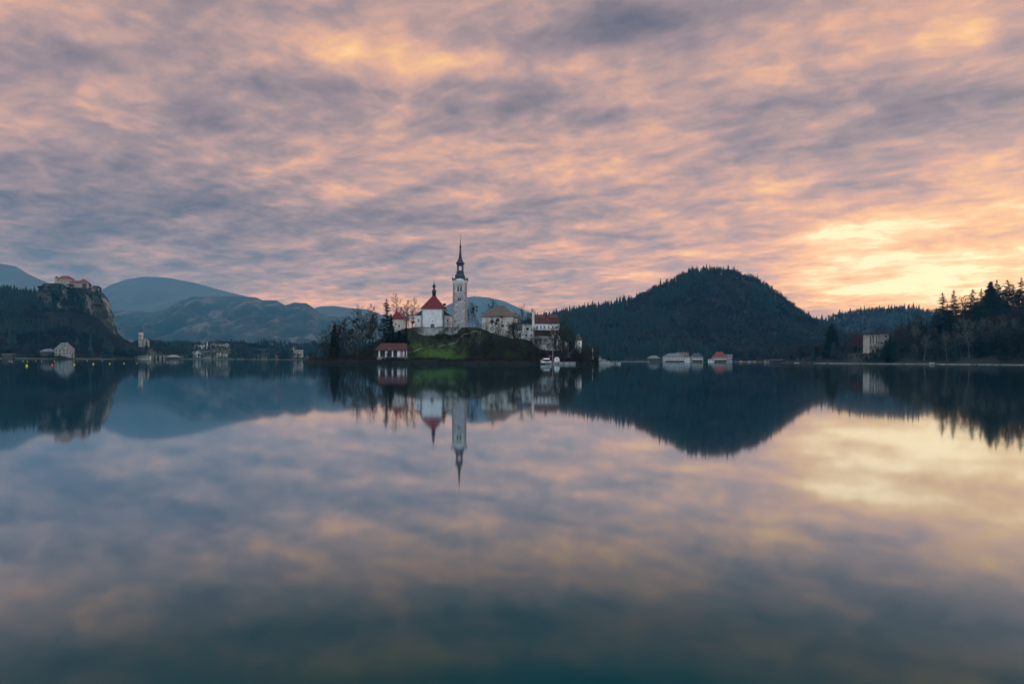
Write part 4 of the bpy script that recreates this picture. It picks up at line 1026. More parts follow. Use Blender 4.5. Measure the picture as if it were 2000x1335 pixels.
# ------------------------------------------------------------------ buoys
rb = random.Random(4)
bu = [(52, 714.6, 1), (102, 713, 2)]
b = MB(); b.lathe([(.02, -.3), (.22, -.22), (.32, 0), (.24, .22), (.1, .32), (.05, .5), (.02, .52)], n=12)
bme = b.build('buoy', 'paint_yellow'); bme.data.materials[0]
first = bme
spots = [(52, 714.6, 'yellow', 1.5), (102, 713.4, 'red', 1.3), (145, 712.2, 'yellow', 1.3), (182, 711.0, 'yellow', 1.3), (214, 710.3, 'yellow', 1.3), (242, 709.8, 'yellow', 1.2), (267, 709.3, 'yellow', 1.1), (289, 708.8, 'yellow', 1.1),
         (308, 708.2, 'yellow', 1.0), (326, 707.8, 'yellow', 1.0), (342, 707.5, 'yellow', 1.0), (357, 707.2, 'yellow', 1.0), (18, 705.2, 'yellow', 1.3), (23, 705.8, 'yellow', 1.3), (45, 705.0, 'yellow', 1.2), (53, 705.4, 'yellow', 1.3), (70, 704.6, 'yellow', 1.3),
         (81, 705.2, 'yellow', 1.2), (106, 705, 'yellow', 1.2), (151, 704.6, 'yellow', 1.2), (170, 704.2, 'yellow', 1.3), (200, 704.6, 'yellow', 1.2)]
red = first.data.copy(); red.materials[0] = MATS['buoy_red']
for i, (px, py, c_, sc_) in enumerate(spots):
    a, b2 = ab(px, py); D = -H * F / (b2 + HZ)
    o = first if i == 0 else first.copy()
    if i: COL.objects.link(o)
    if c_ == 'red': o.data = red
    o.location = (a * D / F, D, 0.05); k_ = sc_ * (.6 if D < 500 else .8); o.scale = (k_,) * 3
    ORD = 'first second third fourth fifth sixth seventh eighth ninth tenth'.split()
    lb = {0: 'yellow buoy floating nearest the camera at far left', 1: 'only red buoy, floating among the yellow ones off the left shore'}.get(i, ('small yellow buoy, %s after the red one in the curved line' % ORD[i - 2]) if i < 12 else ('tiny yellow buoy near the castle hill shore, %s of them from the left' % ORD[sorted(range(12, 22), key=lambda k: spots[k][0]).index(i)]))
    tag(o, lb, 'buoy', 'buoys off the left shore' if i > 1 else None)
#@@PART4
# ------------------------------------------------------------------ tree meshes
def seg_tris(S0, S1, R0, R1):
    """three-sided tapered tubes for many segments at once -> vertices, triangles"""
    S0 = np.array(S0, float).reshape(-1, 3); S1 = np.array(S1, float).reshape(-1, 3); R0 = np.array(R0)[:, None]; R1 = np.array(R1)[:, None]
    d = S1 - S0; d /= np.linalg.norm(d, axis=1, keepdims=True) + 1e-9
    ref = np.where(np.abs(d[:, 2:3]) < .9, np.array([[0, 0, 1.]]), np.array([[1., 0, 0]]))
    u = np.cross(d, ref); u /= np.linalg.norm(u, axis=1, keepdims=True) + 1e-9
    v = np.cross(d, u)
    V = []
    for S_, R_ in ((S0, R0), (S1, R1)):
        for k in range(3):
            a = 2 * math.pi * k / 3; V.append(S_ + (u * math.cos(a) + v * math.sin(a)) * R_)
    V = np.stack(V, 1).reshape(-1, 3); n_ = len(S0)
    T = np.array([(0, 1, 4), (0, 4, 3), (1, 2, 5), (1, 5, 4), (2, 0, 3), (2, 3, 5)])
    return V, (T[None] + 6 * np.arange(n_)[:, None, None]).reshape(-1, 3)

def rot_about(v, axis, a):
    return Matrix.Rotation(a, 3, axis) @ v

def bare_tree_data(seed, Ht, spread=.34, r0=None, lean=0.0, first=.22, dens=1.0, up=.5):
    """trunk with limbs, and separately the twigs; returns two (V, T) sets and limb tips"""
    rg = random.Random(seed); r0 = r0 or Ht * .014
    A = ([], [], [], []); B = ([], [], [], []); tips = []
    def add(L_, a, b, ra, rb): L_[0].append(a[:]); L_[1].append(b[:]); L_[2].append(ra); L_[3].append(rb)
    def poly(L_, p, d, ln, r, n_, wob, curve, r1=.35):
        pts = [(p.copy(), d.copy(), r)]
        for i in range(n_):
            d = (d + Vector((rg.gauss(0, wob), rg.gauss(0, wob), rg.gauss(0, wob) + curve))).normalized()
            q_ = p + d * ln / n_; rr = r * (1 - (1 - r1) * (i + 1) / n_)
            add(L_, p, q_, pts[-1][2], rr); p = q_; pts.append((p.copy(), d.copy(), rr))
        return pts
    tr = poly(A, Vector((0, 0, -1.2)), Vector((lean, 0, 1)).normalized(), Ht * .93 + 1.2, r0, 9, .05, .02, .12)
    def along(pts, t):
        f = t * (len(pts) - 1); i = min(int(f), len(pts) - 2); k_ = f - i
        return pts[i][0].lerp(pts[i + 1][0], k_), pts[i][1], pts[i][2] * (1 - k_) + pts[i + 1][2] * k_
    nl = int(17 * dens)
    for i in range(nl):
        t = first + (1 - first) * (i + rg.random() * .6) / nl
        p, d, r = along(tr, min(t, .99))
        az_ = i * 2.4 + rg.uniform(-.5, .5); tilt = rg.uniform(.6, 1.05) * (1.15 - .5 * t)
        out = Vector((math.cos(az_), math.sin(az_), 0)); dd = (d * math.cos(tilt) + out * math.sin(tilt)).normalized()
        ln = Ht * spread * rg.uniform(.75, 1.15) * (1.05 - .62 * max(0, (t - first) / (1 - first)) ** 1.2)
        lm = poly(A, p, dd, ln, max(r * .5, .05), 4, .13, .10 * up * 2, .35)
        tips.append(lm[-1][0])
        for j in range(6):
            u_ = .25 + .75 * (j + rg.random() * .7) / 6
            p2, d2, r2 = along(lm, min(u_, 1))
            d3 = (d2 + Vector((rg.gauss(0, .55), rg.gauss(0, .55), rg.gauss(.1, .4)))).normalized()
            l2 = ln * rg.uniform(.28, .48)
            sb = poly(B, p2, d3, l2, max(r2 * .5, .035), 3, .18, .06, .6)
            for k_ in range(7):
                p4, d4, r4 = along(sb, .25 + .75 * rg.random())
                d5 = (d4 + Vector((rg.gauss(0, .6), rg.gauss(0, .6), rg.gauss(.12, .4)))).normalized()
                add(B, p4, p4 + d5 * l2 * rg.uniform(.4, .75), .036, .022)
    return seg_tris(*A), seg_tris(*B), tips

def ball_data(seed, r, n_=260):
    rs = np.random.RandomState(seed); d = rs.normal(size=(n_, 3)); d /= np.linalg.norm(d, axis=1, keepdims=True)
    c = d * r * rs.uniform(.35, 1, (n_, 1)); s_ = r * .22
    V = (c[:, None, :] + rs.normal(size=(n_, 3, 3)) * s_).reshape(-1, 3)
    return V, np.arange(3 * n_).reshape(-1, 3)

def conifer_data(seed, Ht, Rd, first=.08, whorl=.032, nb=8, droop=.25, gap=.12, power=.85, spray=1.0, irregular=.25, pairs=6):
    """whorls of drooping boughs, each a rib of needle sprays"""
    rg = random.Random(seed); V = []; T = []
    z = first
    while z < .985:
        t = (z - first) / (1 - first); base = Rd * (1 - t) ** power * (1 - .35 * max(0, .12 - t) / .12) + .12
        base *= 1 + irregular * rg.uniform(-1, .7)
        for i in range(nb):
            if rg.random() < gap: continue
            a = rg.uniform(0, 6.283); ln = base * rg.uniform(.62, 1.12); zz = z * Ht + rg.uniform(-.5, .5) * whorl * Ht
            dx, dy = math.cos(a), math.sin(a); dr = droop * rg.uniform(.6, 1.4)
            wd = ln * .34 * spray * rg.uniform(.8, 1.3) + .22
            for k_ in range(pairs):
                u_ = (k_ + .4) / pairs; x = ln * u_; h_ = zz - dr * ln * u_ * (1.25 - .55 * u_)
                ww = wd * (1.15 - u_) * rg.uniform(.7, 1.3)
                p0 = (dx * x, dy * x, h_ + .05); xo = x + ln / pairs * 1.5
                for sg in (-1, 1):
                    t_ = (dx * xo - dy * sg * ww, dy * xo + dx * sg * ww, h_ - dr * ln * .22 - rg.uniform(0, .3) * ww)
                    q0 = (dx * (x + ln / pairs * 1.0), dy * (x + ln / pairs * 1.0), h_ - .10 * ln / pairs)
                    s_ = len(V); V += [p0, t_, q0]; T.append((s_, s_ + 1, s_ + 2))
                s_ = len(V); V += [p0, (dx * xo, dy * xo, h_ - dr * .2), (dx * (x + .3), dy * (x + .3), h_ - ww * .9)]; T.append((s_, s_ + 1, s_ + 2))
        z += whorl * rg.uniform(.8, 1.25) * (1.15 - .4 * t)
    s_ = len(V)
    for k_ in range(5):
        a = k_ * 1.257; V += [(0, 0, Ht * 1.01), (.25 * math.cos(a), .25 * math.sin(a), Ht * .94), (.25 * math.cos(a + 1), .25 * math.sin(a + 1), Ht * .94)]; T.append((s_ + 3 * k_, s_ + 3 * k_ + 1, s_ + 3 * k_ + 2))
    n_ = 8; S0 = [(0, 0, -1.5 + (Ht * .97 + 1.5) * i / n_) for i in range(n_)]; S1 = S0[1:] + [(0, 0, Ht * .97)]
    rr = [max(Ht * .014 * (1 - i / (n_ + .4)), .05) for i in range(n_ + 1)]
    return (np.array(V), np.array(T)), seg_tris(S0, S1, rr[:-1], rr[1:])

def clump_data(seed, rx, rz, n_, leaf, bottom=0.0, hollow=.3, lobes=7):
    """leafy crown: small faces gathered in several clumps with gaps between"""
    rs = np.random.RandomState(seed); cs = rs.normal(size=(lobes, 3)); cs /= np.linalg.norm(cs, axis=1, keepdims=True)
    cs *= rs.uniform(.35, .75, (lobes, 1)); rad = rs.uniform(.3, .55, lobes)
    k_ = rs.randint(0, lobes, n_); d = rs.normal(size=(n_, 3)); d /= np.linalg.norm(d, axis=1, keepdims=True)
    c = cs[k_] + d * (rad[k_] * rs.uniform(hollow, 1, n_) ** .6)[:, None]
    c = c * np.array([rx, rx, rz]) + np.array([0, 0, rz + bottom])
    V = (c[:, None, :] + rs.normal(size=(n_, 3, 3)) * leaf).reshape(-1, 3)
    V[:, 2] = np.maximum(V[:, 2], 0)
    return V, np.arange(3 * n_).reshape(-1, 3)

PROTO = {}
def proto_bare(key, seed, Ht, twig='twig', bark='bark', **kw):
    a, b_, tips = bare_tree_data(seed, Ht, **kw)
    PROTO[key] = dict(h=Ht, parts=[('trunk', tri_mesh('trunk', *a, bark)), ('crown', tri_mesh('crown', *b_, twig))], tips=tips)
def proto_con(key, seed, Ht, Rd, mat='needles', bark='bark', **kw):
    c, t = conifer_data(seed, Ht, Rd, **kw)
    PROTO[key] = dict(h=Ht, parts=[('trunk', tri_mesh('trunk', *t, bark)), ('crown', tri_mesh('crown', *c, mat))], tips=[])
for i in range(5): proto_bare('bare%d' % i, 10 + i, 20, spread=(.30, .36, .26, .40, .33)[i], lean=(0, .05, -.04, .12, -.10)[i], dens=(1, 1.1, .9, 1.2, 1)[i])
for i in range(3): proto_bare('larch%d' % i, 30 + i, 24, 'twig_warm', spread=.20, first=.3, dens=1.5, up=-.1, lean=.02 * (i - 1))
for i in range(3): proto_bare('slim%d' % i, 40 + i, 18, spread=.2, first=.35, dens=.8, lean=(.08, -.12, .2)[i], r0=.2)
for i in range(2): proto_bare('pale%d' % i, 50 + i, 20, 'twig_pale', 'bark_pale', spread=.28, first=.4)
for i in range(2): proto_bare('sapling%d' % i, 60 + i, 9, spread=.42, first=.1, dens=1.2, r0=.1)
proto_con('spruce0', 1, 24, 4.2); proto_con('spruce1', 2, 24, 3.4, droop=.35); proto_con('spruce2', 3, 24, 5.0, 'needles_blue', irregular=.35, gap=.2)
proto_con('spruce3', 4, 26, 4.4, 'needles_warm', first=.38, gap=.25, irregular=.4)
proto_con('spruce4', 5, 26, 3.8, 'needles_warm', first=.5, gap=.3, irregular=.5, power=.6)
proto_con('fir0', 6, 26, 5.2, 'needles_blue', whorl=.052, nb=9, droop=.05, gap=.12, irregular=.4, spray=1.1, first=.16, power=.6)
proto_con('pine0', 7, 20, 3.8, 'needles_blue', whorl=.07, nb=6, droop=-.08, gap=.3, irregular=.5, first=.28, power=.5)
proto_con('yew0', 8, 14, 3.0, 'needles', whorl=.025, nb=11, droop=.15, gap=.05, power=.55, spray=1.5, first=.02)
proto_con('broad0', 9, 26, 9.5, 'needles', whorl=.022, nb=15, droop=.3, gap=.04, power=.62, spray=1.1, first=.02, irregular=.14, pairs=8)
def proto_leafy(key, seed, Ht, rx, mat, n_=1500, leaf=.22, bottom=.3, lobes=8, tr=True):
    rz = (Ht - Ht * bottom) / 2
    parts = [('crown', tri_mesh('crown', *clump_data(seed, rx, rz, n_, leaf, Ht * bottom, lobes=lobes), mat))]
    if tr: parts.insert(0, ('trunk', tri_mesh('trunk', *bare_tree_data(seed, Ht * .85, spread=.25, first=.2, dens=.7)[0], 'bark')))
    PROTO[key] = dict(h=Ht, parts=parts, tips=[])
proto_leafy('maple_red', 1, 14, 5, 'leaf_red', 2200, .25, .25)
proto_leafy('willow', 2, 12, 3.2, 'leaf_olive', 420, .16, .2)
proto_leafy('ivy', 3, 20, 2.6, 'needles_green', 1100, .2, .2)
proto_leafy('ivy1', 4, 20, 3.0, 'needles_warm', 900, .22, .25)
proto_leafy('bush', 5, 3.2, 2.4, 'needles', 700, .16, 0, tr=False)
proto_leafy('bush_brown', 6, 3.0, 2.4, 'shrub', 600, .15, 0, tr=False)

def place(key, name, loc, h, label, cat, group=None, rz=None, wide=1.0, flat=False):
    p = PROTO[key]; k_ = h / p['h']; rg = random.Random(hash((round(loc[0], 1), round(loc[1], 1))) & 0xffff)
    rz = rg.uniform(0, 6.28) if rz is None else rz
    if flat:
        r_ = link(name, p['flat']); r_.location = loc
    else:
        r_ = empty(name, loc)
        for nm, me in p['parts']: link(nm, me, r_)
    r_.rotation_euler = (0, 0, rz); r_.scale = (k_ * wide, k_ * wide, k_)
    return tag(r_, label, cat, group)

def mist(r_, spots, seed=0):
    """balls of mistletoe in the crown: (dx, dz, r) in metres in the tree's own frame as the photo shows them"""
    me = tri_mesh('mistletoe', *ball_data(seed, 1.0), 'mistletoe')
    for i, (dx, dz, rr) in enumerate(spots):
        o = link('mistletoe', me, r_); k_ = 1 / r_.scale[2]; kx = 1 / r_.scale[0]
        c_, s_ = math.cos(-r_.rotation_euler[2]), math.sin(-r_.rotation_euler[2])
        o.location = (dx * kx * c_, dx * kx * s_, dz * k_); o.scale = (rr * kx, rr * kx, rr * k_)

def itree(key, name, px, pyt, D, label, cat='tree', pyb=None, **kw):
    """tree on the island: trunk foot at px (on the terrain at D), top at picture height pyt"""
    loc = at(px, D); top = P(px, pyt, D).z
    return place(key, name, loc, top - loc.z, label, cat, **kw)

BT, SP = 'bare_tree', 'spruce_tree'
t = itree('bare0', BT, 630, 650, 415, 'bare tree with one mistletoe ball, farthest out on the left tip', rz=0); mist(t, [(.6, 11.5, .8)])
itree('slim0', BT, 635.5, 655, 420, 'thin bare tree just right of the outermost left tree', rz=0)
itree('bare2', BT, 642, 641, 430, 'bare tree touching the left side of the dark spruce near the left tip', rz=2)
itree('yew0', SP, 653, 632, 410, 'dense dark spruce near the left tip of the island', 'spruce', wide=.8)
t = itree('bare1', BT, 661, 629, 415, 'bare ivy-grown tree close behind the dark spruce near the left tip', rz=1); mist(t, [(-1, 15, 1.1), (.5, 17, .9), (1, 12.5, 1.2), (-.6, 10, 1)])
itree('bare1', BT, 667, 621, 405, 'tall straight bare tree right of the dark spruce', rz=4)
t = itree('bare3', BT, 704, 608, 398, 'large spreading bare tree hung with many dark mistletoe balls', rz=3.3, wide=1.25); mist(t, [(-3.8, 20.5, 1.1), (-2.2, 21.8, .9), (-6.5, 14.0, 1.3), (-7.8, 11.0, 1.4), (-6.8, 10.5, 1.1), (-5.2, 15.2, 1.0), (4.5, 12.2, 1.5), (5.8, 14, 1.0), (-1.2, 17, .8), (2.5, 16.5, .7), (1.5, 11, .8)])
itree('bare4', BT, 696, 640, 404, 'bare tree crowded behind the left of the mistletoe tree', rz=1)
itree('slim1', BT, 711, 640, 410, 'slender bare trunk close right of the mistletoe tree', rz=0)
itree('bare2', BT, 720, 608, 412, 'tall bare tree with level branches between the mistletoe tree and the fir', rz=5)
itree('pine0', 'pine_tree', 726, 640, 405, 'small blue-green pine on the left slope', 'pine')
t = itree('slim1', BT, 736, 594, 408, 'tall thin bare tree leaning left with two mistletoe balls', rz=0); mist(t, [(-2.8, 15.5, .9), (-2.9, 14, .7)])
itree('slim0', BT, 733, 600, 412, 'thin bare tree standing beside the leaning mistletoe tree', rz=1.5)
itree('fir0', 'fir_tree', 754, 582, 402, 'tall blue-green fir with open layered branches left of the small chapel', 'fir', wide=1.0)
itree('bare0', BT, 744, 632, 410, 'low bare tree under the open fir', rz=1.5)
itree('yew0', 'yew_tree', 763, 612, 404, 'black columnar yew in front of the small chapel', 'yew', wide=.62)
itree('yew0', 'yew_tree', 768, 640, 398, 'broad black yew at the foot of the columnar one', 'yew', wide=1.0)
itree('larch0', 'larch_tree', 778, 572, 432, 'tall bare larch rising behind the small red-roofed chapel', 'larch')
itree('larch1', 'larch_tree', 793, 583, 430, 'bare larch between the small chapel and the pine', 'larch')
itree('bare4', BT, 806, 585, 436, 'rounded bare tree behind the pine left of the church', rz=2)
itree('spruce1', SP, 793, 620, 405, 'small dark spruce right beside the small chapel', 'spruce', wide=1.1)
itree('pine0', 'pine_tree', 804, 602, 402, 'blue-green pine with open crown left of the church', 'pine')
itree('slim2', BT, 801, 628, 384, 'pale trunk leaning right in front of the terrace wall', rz=0)
itree('yew0', 'evergreen_bush', 779, 644, 393, 'broad black evergreen mass below the small chapel', 'bush', wide=1.5)
itree('yew0', 'evergreen_bush', 790, 647, 390, 'black evergreen at the left end of the terrace wall', 'bush', wide=1.4)
itree('yew0', 'evergreen_bush', 757, 655, 389, 'dark evergreen above the left end of the boathouse roof', 'bush', wide=1.3)
t = itree('bare2', BT, 869, 591, 414, 'bare tree with a mistletoe ball between church and bell tower', rz=0, wide=.6); mist(t, [(-.5, 14, .9), (-.2, 12, .7)])
itree('slim0', BT, 874, 612, 407, 'bare tree arching right against the bell tower', rz=0)
itree('bare0', BT, 915, 602, 430, 'bare tree hard against the right side of the bell tower', rz=1, wide=.7)
t = itree('bare1', BT, 922, 592, 425, 'bare tree with dark mistletoe right of the bell tower', rz=0, wide=.8); mist(t, [(.4, 12.5, .9), (2.6, 13.6, .7), (.2, 10.5, .8), (2.7, 11.6, .6)])
itree('bare2', BT, 929, 612, 428, 'small bare tree right of the mistletoe tree beside the tower', rz=2)
itree('sapling0', BT, 934, 628, 416, 'low bare sapling at the left corner of the large house')
t = itree('bare3', BT, 960, 590, 445, 'bare tree whose mistletoe shows over the large house roof', rz=0); mist(t, [(-.5, 15.5, .9), (1.2, 15.9, .8)])
for px, pt, D, key, lb, ms in [(951, 622, 402, 'slim0', 'thin bare tree at the left part of the large house front', []), (965, 618, 400, 'slim1', 'thin bare tree left of the middle of the large house front', [(-1.5, 12, 1.0)]),
        (976, 612, 399, 'bare2', 'bare tree with dark mistletoe in the middle of the large house front', [(-1.4, 13.5, 1.1), (-2.2, 11.5, .9), (1.0, 15.5, .8), (1.8, 10, .7)]),
        (991, 612, 397, 'slim2', 'bare tree leaning right across the large house corner', [(3.2, 13.0, 1.1), (3.6, 11.5, .8)]), (1006, 632, 400, 'sapling1', 'low bent bare tree in front of the flat-roofed wing', []),
        (1027, 632, 398, 'slim0', 'bare tree in front of the white part of the flat-roofed wing', [(.8, 12.2, .9)]), (984, 640, 388, 'bare2', 'bare tree halfway down the slope below the large house', [])]:
    t = itree(key, BT, px, pt, D, lb, rz=0, wide=.7 if 'bare' in key else 1); mist(t, ms)
itree('bare4', BT, 1023, 600, 440, 'spreading bare tree showing above the flat roof', rz=0)
itree('bare0', BT, 1036, 605, 436, 'bare tree behind the chimney of the balcony house', rz=3)
itree('pine0', 'pine_tree', 1031, 620, 432, 'dark pine behind the flat-roofed wing', 'pine')
itree('yew0', 'evergreen_bush', 1011, 626, 438, 'dark evergreen behind the corner of the large house', 'bush')
for px, pt, D, key, lb in [(1092, 618, 386, 'ivy', 'ivy-covered tree at the right corner of the balcony house'), (1099, 612, 382, 'ivy1', 'tall ivy-covered tree right of the balcony house'),
        (1106, 611, 388, 'ivy', 'tallest ivy-covered tree, rightmost of the three beside the balcony house'), (1122, 630, 384, 'slim1', 'straight dark bare trunk in front of the garden turret'), (1090, 640, 380, 'slim2', 'bare trunk leaning across the balcony house'),
        (1095, 640, 378, 'bare2', 'bare trunk at the foot of the ivy-covered trees'), (1114, 640, 390, 'slim0', 'thin bare tree between ivy trees and turret'), (1139, 668, 385, 'slim0', 'thin bare sapling right of the turret')]:
    itree(key, BT if 'iv' not in key else 'ivy_tree', px, pt, D, lb, rz=0, wide=.8)
itree('sapling0', BT, 1150, 676, 395, 'twiggy bare shrub tree left of the statue', wide=1.3)
itree('sapling1', BT, 1163, 678, 402, 'twiggy bare shrub tree right of the statue', wide=1.3)
itree('yew0', 'evergreen_bush', 1189, 696, 402, 'small dark clipped tree on the stone pier', 'bush', wide=1.2)
itree('willow', 'willow_tree', 835, 655, 372, 'young greening willow on the lawn below the church', 'willow', rz=0)
itree('slim0', BT, 897, 651, 376, 'thin pale-trunked tree on the lawn below the bell tower', rz=0)
itree('pale0', BT, 934, 648, 380, 'small pale bare tree on the slope left of the large house', wide=.8)
itree('bare0', BT, 896, 632, 404, 'dark leafless bush tree at the foot of the bell tower', wide=1.2)
for px, pt, D, key, lb in [(942, 628, 386, 'bare2', 'tall bare tree crossing the left corner of the large house'), (957, 634, 384, 'slim0', 'thin dark trunk before the left windows of the large house'), (970, 640, 382, 'bare4', 'bare tree below the middle windows of the large house'), (1000, 630, 386, 'bare1', 'bare tree crossing the right corner of the large house'),
        (1018, 640, 384, 'bare0', 'bare tree before the glazed storey of the flat-roofed wing'), (1040, 636, 386, 'bare2', 'bare tree before the tall pale chimney'), (1056, 648, 384, 'slim0', 'thin dark trunk before the balconies'), (1070, 655, 380, 'bare4', 'bare tree before the lower storey of the balcony house'), (817, 640, 392, 'bare0', 'bare tree before the left end of the terrace wall'), (858, 648, 396, 'sapling1', 'bushy bare tree before the middle of the terrace wall'), (885, 640, 398, 'bare4', 'bushy bare tree before the right end of the terrace wall')]:
    itree(key, BT, px, pt, D, lb, rz=px, wide=.9)
for px, pt, D, key, lb in [(646, 636, 425, 'bare4', 'bare tree behind the left side of the dark spruce'), (657, 640, 425, 'bare0', 'bare tree behind the right side of the dark spruce'), (674, 632, 420, 'bare2', 'bare tree right of the tall straight one behind the left grove'), (681, 626, 412, 'slim0', 'slender bare tree in the gap left of the big mistletoe tree'),
        (688, 634, 416, 'bare0', 'bare tree behind the left branches of the mistletoe tree'), (713, 622, 420, 'bare1', 'bare tree behind the right branches of the mistletoe tree'), (727, 618, 418, 'bare4', 'dense bare tree behind the leaning tall one'), (742, 606, 420, 'bare2', 'bare tree rising left of the open fir'),
        (748, 618, 412, 'pine0', 'blue-green pine under the left side of the open fir'), (786, 600, 440, 'bare1', 'bare tree behind the right side of the small chapel roof'), (799, 592, 442, 'bare2', 'bare tree between the larches and the rounded bare tree'), (880, 620, 430, 'bare2', 'bare tree directly left of the bell tower foot'),
        (1013, 612, 444, 'bare1', 'bare tree behind the left end of the flat roof'), (1029, 608, 446, 'bare3', 'wide bare tree behind the right end of the flat roof'), (1086, 628, 384, 'bare0', 'bare tree in front of the right corner of the balcony house'), (1116, 640, 386, 'ivy1', 'slim ivy-covered tree left of the straight dark trunk'),
        (1131, 660, 384, 'bare4', 'small bare tree in front of the garden turret'), (1144, 664, 388, 'bare0', 'bare tree between garden turret and statue'), (760, 690, 364, 'sapling1', 'bare shrub in front of the boathouse plinth')]:
    itree(key, BT if 'ivy' not in key and 'pine' not in key else ('ivy_tree' if 'ivy' in key else 'pine_tree'), px, pt, D, lb, rz=px, wide=1.0)
for px, pt, D, key, lb in [(674, 684, 392, 'sapling0', 'bare shrub tree left of the gravel landing'), (690, 670, 385, 'sapling1', 'bare shrub tree at the foot of the left slope'), (708, 690, 371, 'sapling0', 'bare sapling on the bank left of the boathouse'), (757, 676, 366, 'slim1', 'thin bare tree in front of the boathouse pillars'),
        (803, 676, 366, 'sapling0', 'bare shrub just right of the boathouse'), (921, 676, 368, 'sapling1', 'bare sapling on the bank below the tower'), (948, 672, 370, 'sapling0', 'bare sapling on the bank left of the large house'), (968, 660, 372, 'bare0', 'bare tree on the bank below the large house'),
        (992, 655, 374, 'slim0', 'dark slender tree on the bank below the large house corner'), (1003, 662, 376, 'bare1', 'bare bank tree below the flat-roofed wing'), (1011, 668, 377, 'slim1', 'thin bank tree right of the others below the wing'), (1032, 672, 378, 'sapling0', 'bare bush tree on the bank below the balcony house'),
        (1048, 676, 380, 'sapling1', 'bare bush tree left of the landing stage'), (606, 686, 455, 'sapling0', 'twiggy shrub at the very left tip'), (616, 692, 440, 'sapling1', 'twiggy low shrub right of the one at the left tip')]:
    itree(key, BT, px, pt, D, lb, wide=1.25 if 'sap' in key else .7)
rg = random.Random(77)
def bushlabel(k_, px, D, hh):
    for lim, wh in ((640, 'at the left tip'), (675, 'beside the dark left spruce'), (725, 'below the mistletoe tree'), (760, 'above the boathouse'), (800, 'below the small chapel'), (880, 'below the terrace wall'), (935, 'below the bell tower'), (965, 'below the left half of the large house'), (1000, 'below the right half of the large house'), (1040, 'below the flat-roofed wing'),
                    (1070, 'below the left half of the balcony house'), (1095, 'below the right half of the balcony house'), (1120, 'beside the stone stairs'), (2000, 'below the garden turret')):
        if px < lim: break
    return '%s %s bush %s, %s' % ('small' if hh < 2.3 else ('large' if hh > 3 else 'mid-sized'), 'dark evergreen' if k_ == 'bush' else 'brown leafless', wh, 'near the shore' if D < 389 else ('mid-slope' if D < 397 else 'high up'))
for i in range(46):
    px = rg.choice([rg.uniform(930, 1090), rg.uniform(690, 800), rg.uniform(1100, 1150), rg.uniform(850, 930)]); D = rg.uniform(384, 408)
    if 850 < px < 930: D = rg.uniform(398, 408)
    if 937 < px < 1094 and D > 398: D -= 12
    hh = rg.uniform(1.6, 3.6); loc = at(px, D); k_ = 'bush' if rg.random() < .35 else 'bush_brown'
    place(k_, 'bush', loc, hh, bushlabel(k_, px, D, hh), 'bush', 'bushes on the island slope')

# undergrowth: brambles and dead stalks over the slopes and the bank
def undergrowth(n_, seed):
    rs = np.random.RandomState(seed); S0 = []; S1 = []
    px = rs.uniform(603, 1180, n_); q_ = rs.rand(n_)
    s = (px - 1000) / F; fr = np.interp(s, IS_S, IS_F)
    Y = fr + np.where(q_ < .45, rs.uniform(1.0, 5, n_), rs.uniform(5, 50, n_))
    keep = ~((px > 800) & (px < 925) & (q_ >= .45) & (rs.rand(n_) < .88)); s, Y = s[keep], Y[keep]
    X_ = s * Y; Z = island_h(X_, Y); ok = Z > .6; X_, Y, Z = X_[ok], Y[ok], Z[ok]
    A, B_ = [], []
    for k_ in range(7):
        A.append(np.stack([X_, Y, Z - .1], -1)); d = rs.normal(size=(len(X_), 3)) * np.array([.7, .7, .35]); d[:, 2] = np.abs(d[:, 2]) + rs.uniform(.4, 1.5, len(X_)); B_.append(A[-1] + d)
    A = np.concatenate(A); B_ = np.concatenate(B_)
    V, T = seg_tris(A, B_, np.full(len(A), .05), np.full(len(A), .02))
    return tag(link('undergrowth', tri_mesh('undergrowth', V, T, 'shrub')), 'tangled brown brambles and dead stalks covering the island banks', 'undergrowth', kind='stuff')
undergrowth(2600, 3)
def lawn_tufts(n_, seed):
    rs = np.random.RandomState(seed); px = rs.uniform(690, 1150, n_); s = (px - 1000) / F; Y = np.interp(s, IS_S, IS_F) + rs.uniform(3, 46, n_)
    X_ = s * Y; ok = fbm(X_ / 9, Y / 9, 3) > -.05; X_, Y = X_[ok], Y[ok]; Z = island_h(X_, Y); n_ = len(X_)
    c = np.stack([X_, Y, Z], -1)[:, None, :].repeat(3, 1)
    off = rs.normal(size=(n_, 3, 3)) * np.array([.22, .22, 0]); off[:, 2, 2] = rs.uniform(.25, .6, n_)
    return tag(link('grass', tri_mesh('grass', (c + off).reshape(-1, 3), np.arange(3 * n_).reshape(-1, 3), 'grass_blade')), 'rough green grass tufts on the island lawn', 'grass', kind='stuff')
lawn_tufts(16000, 4)

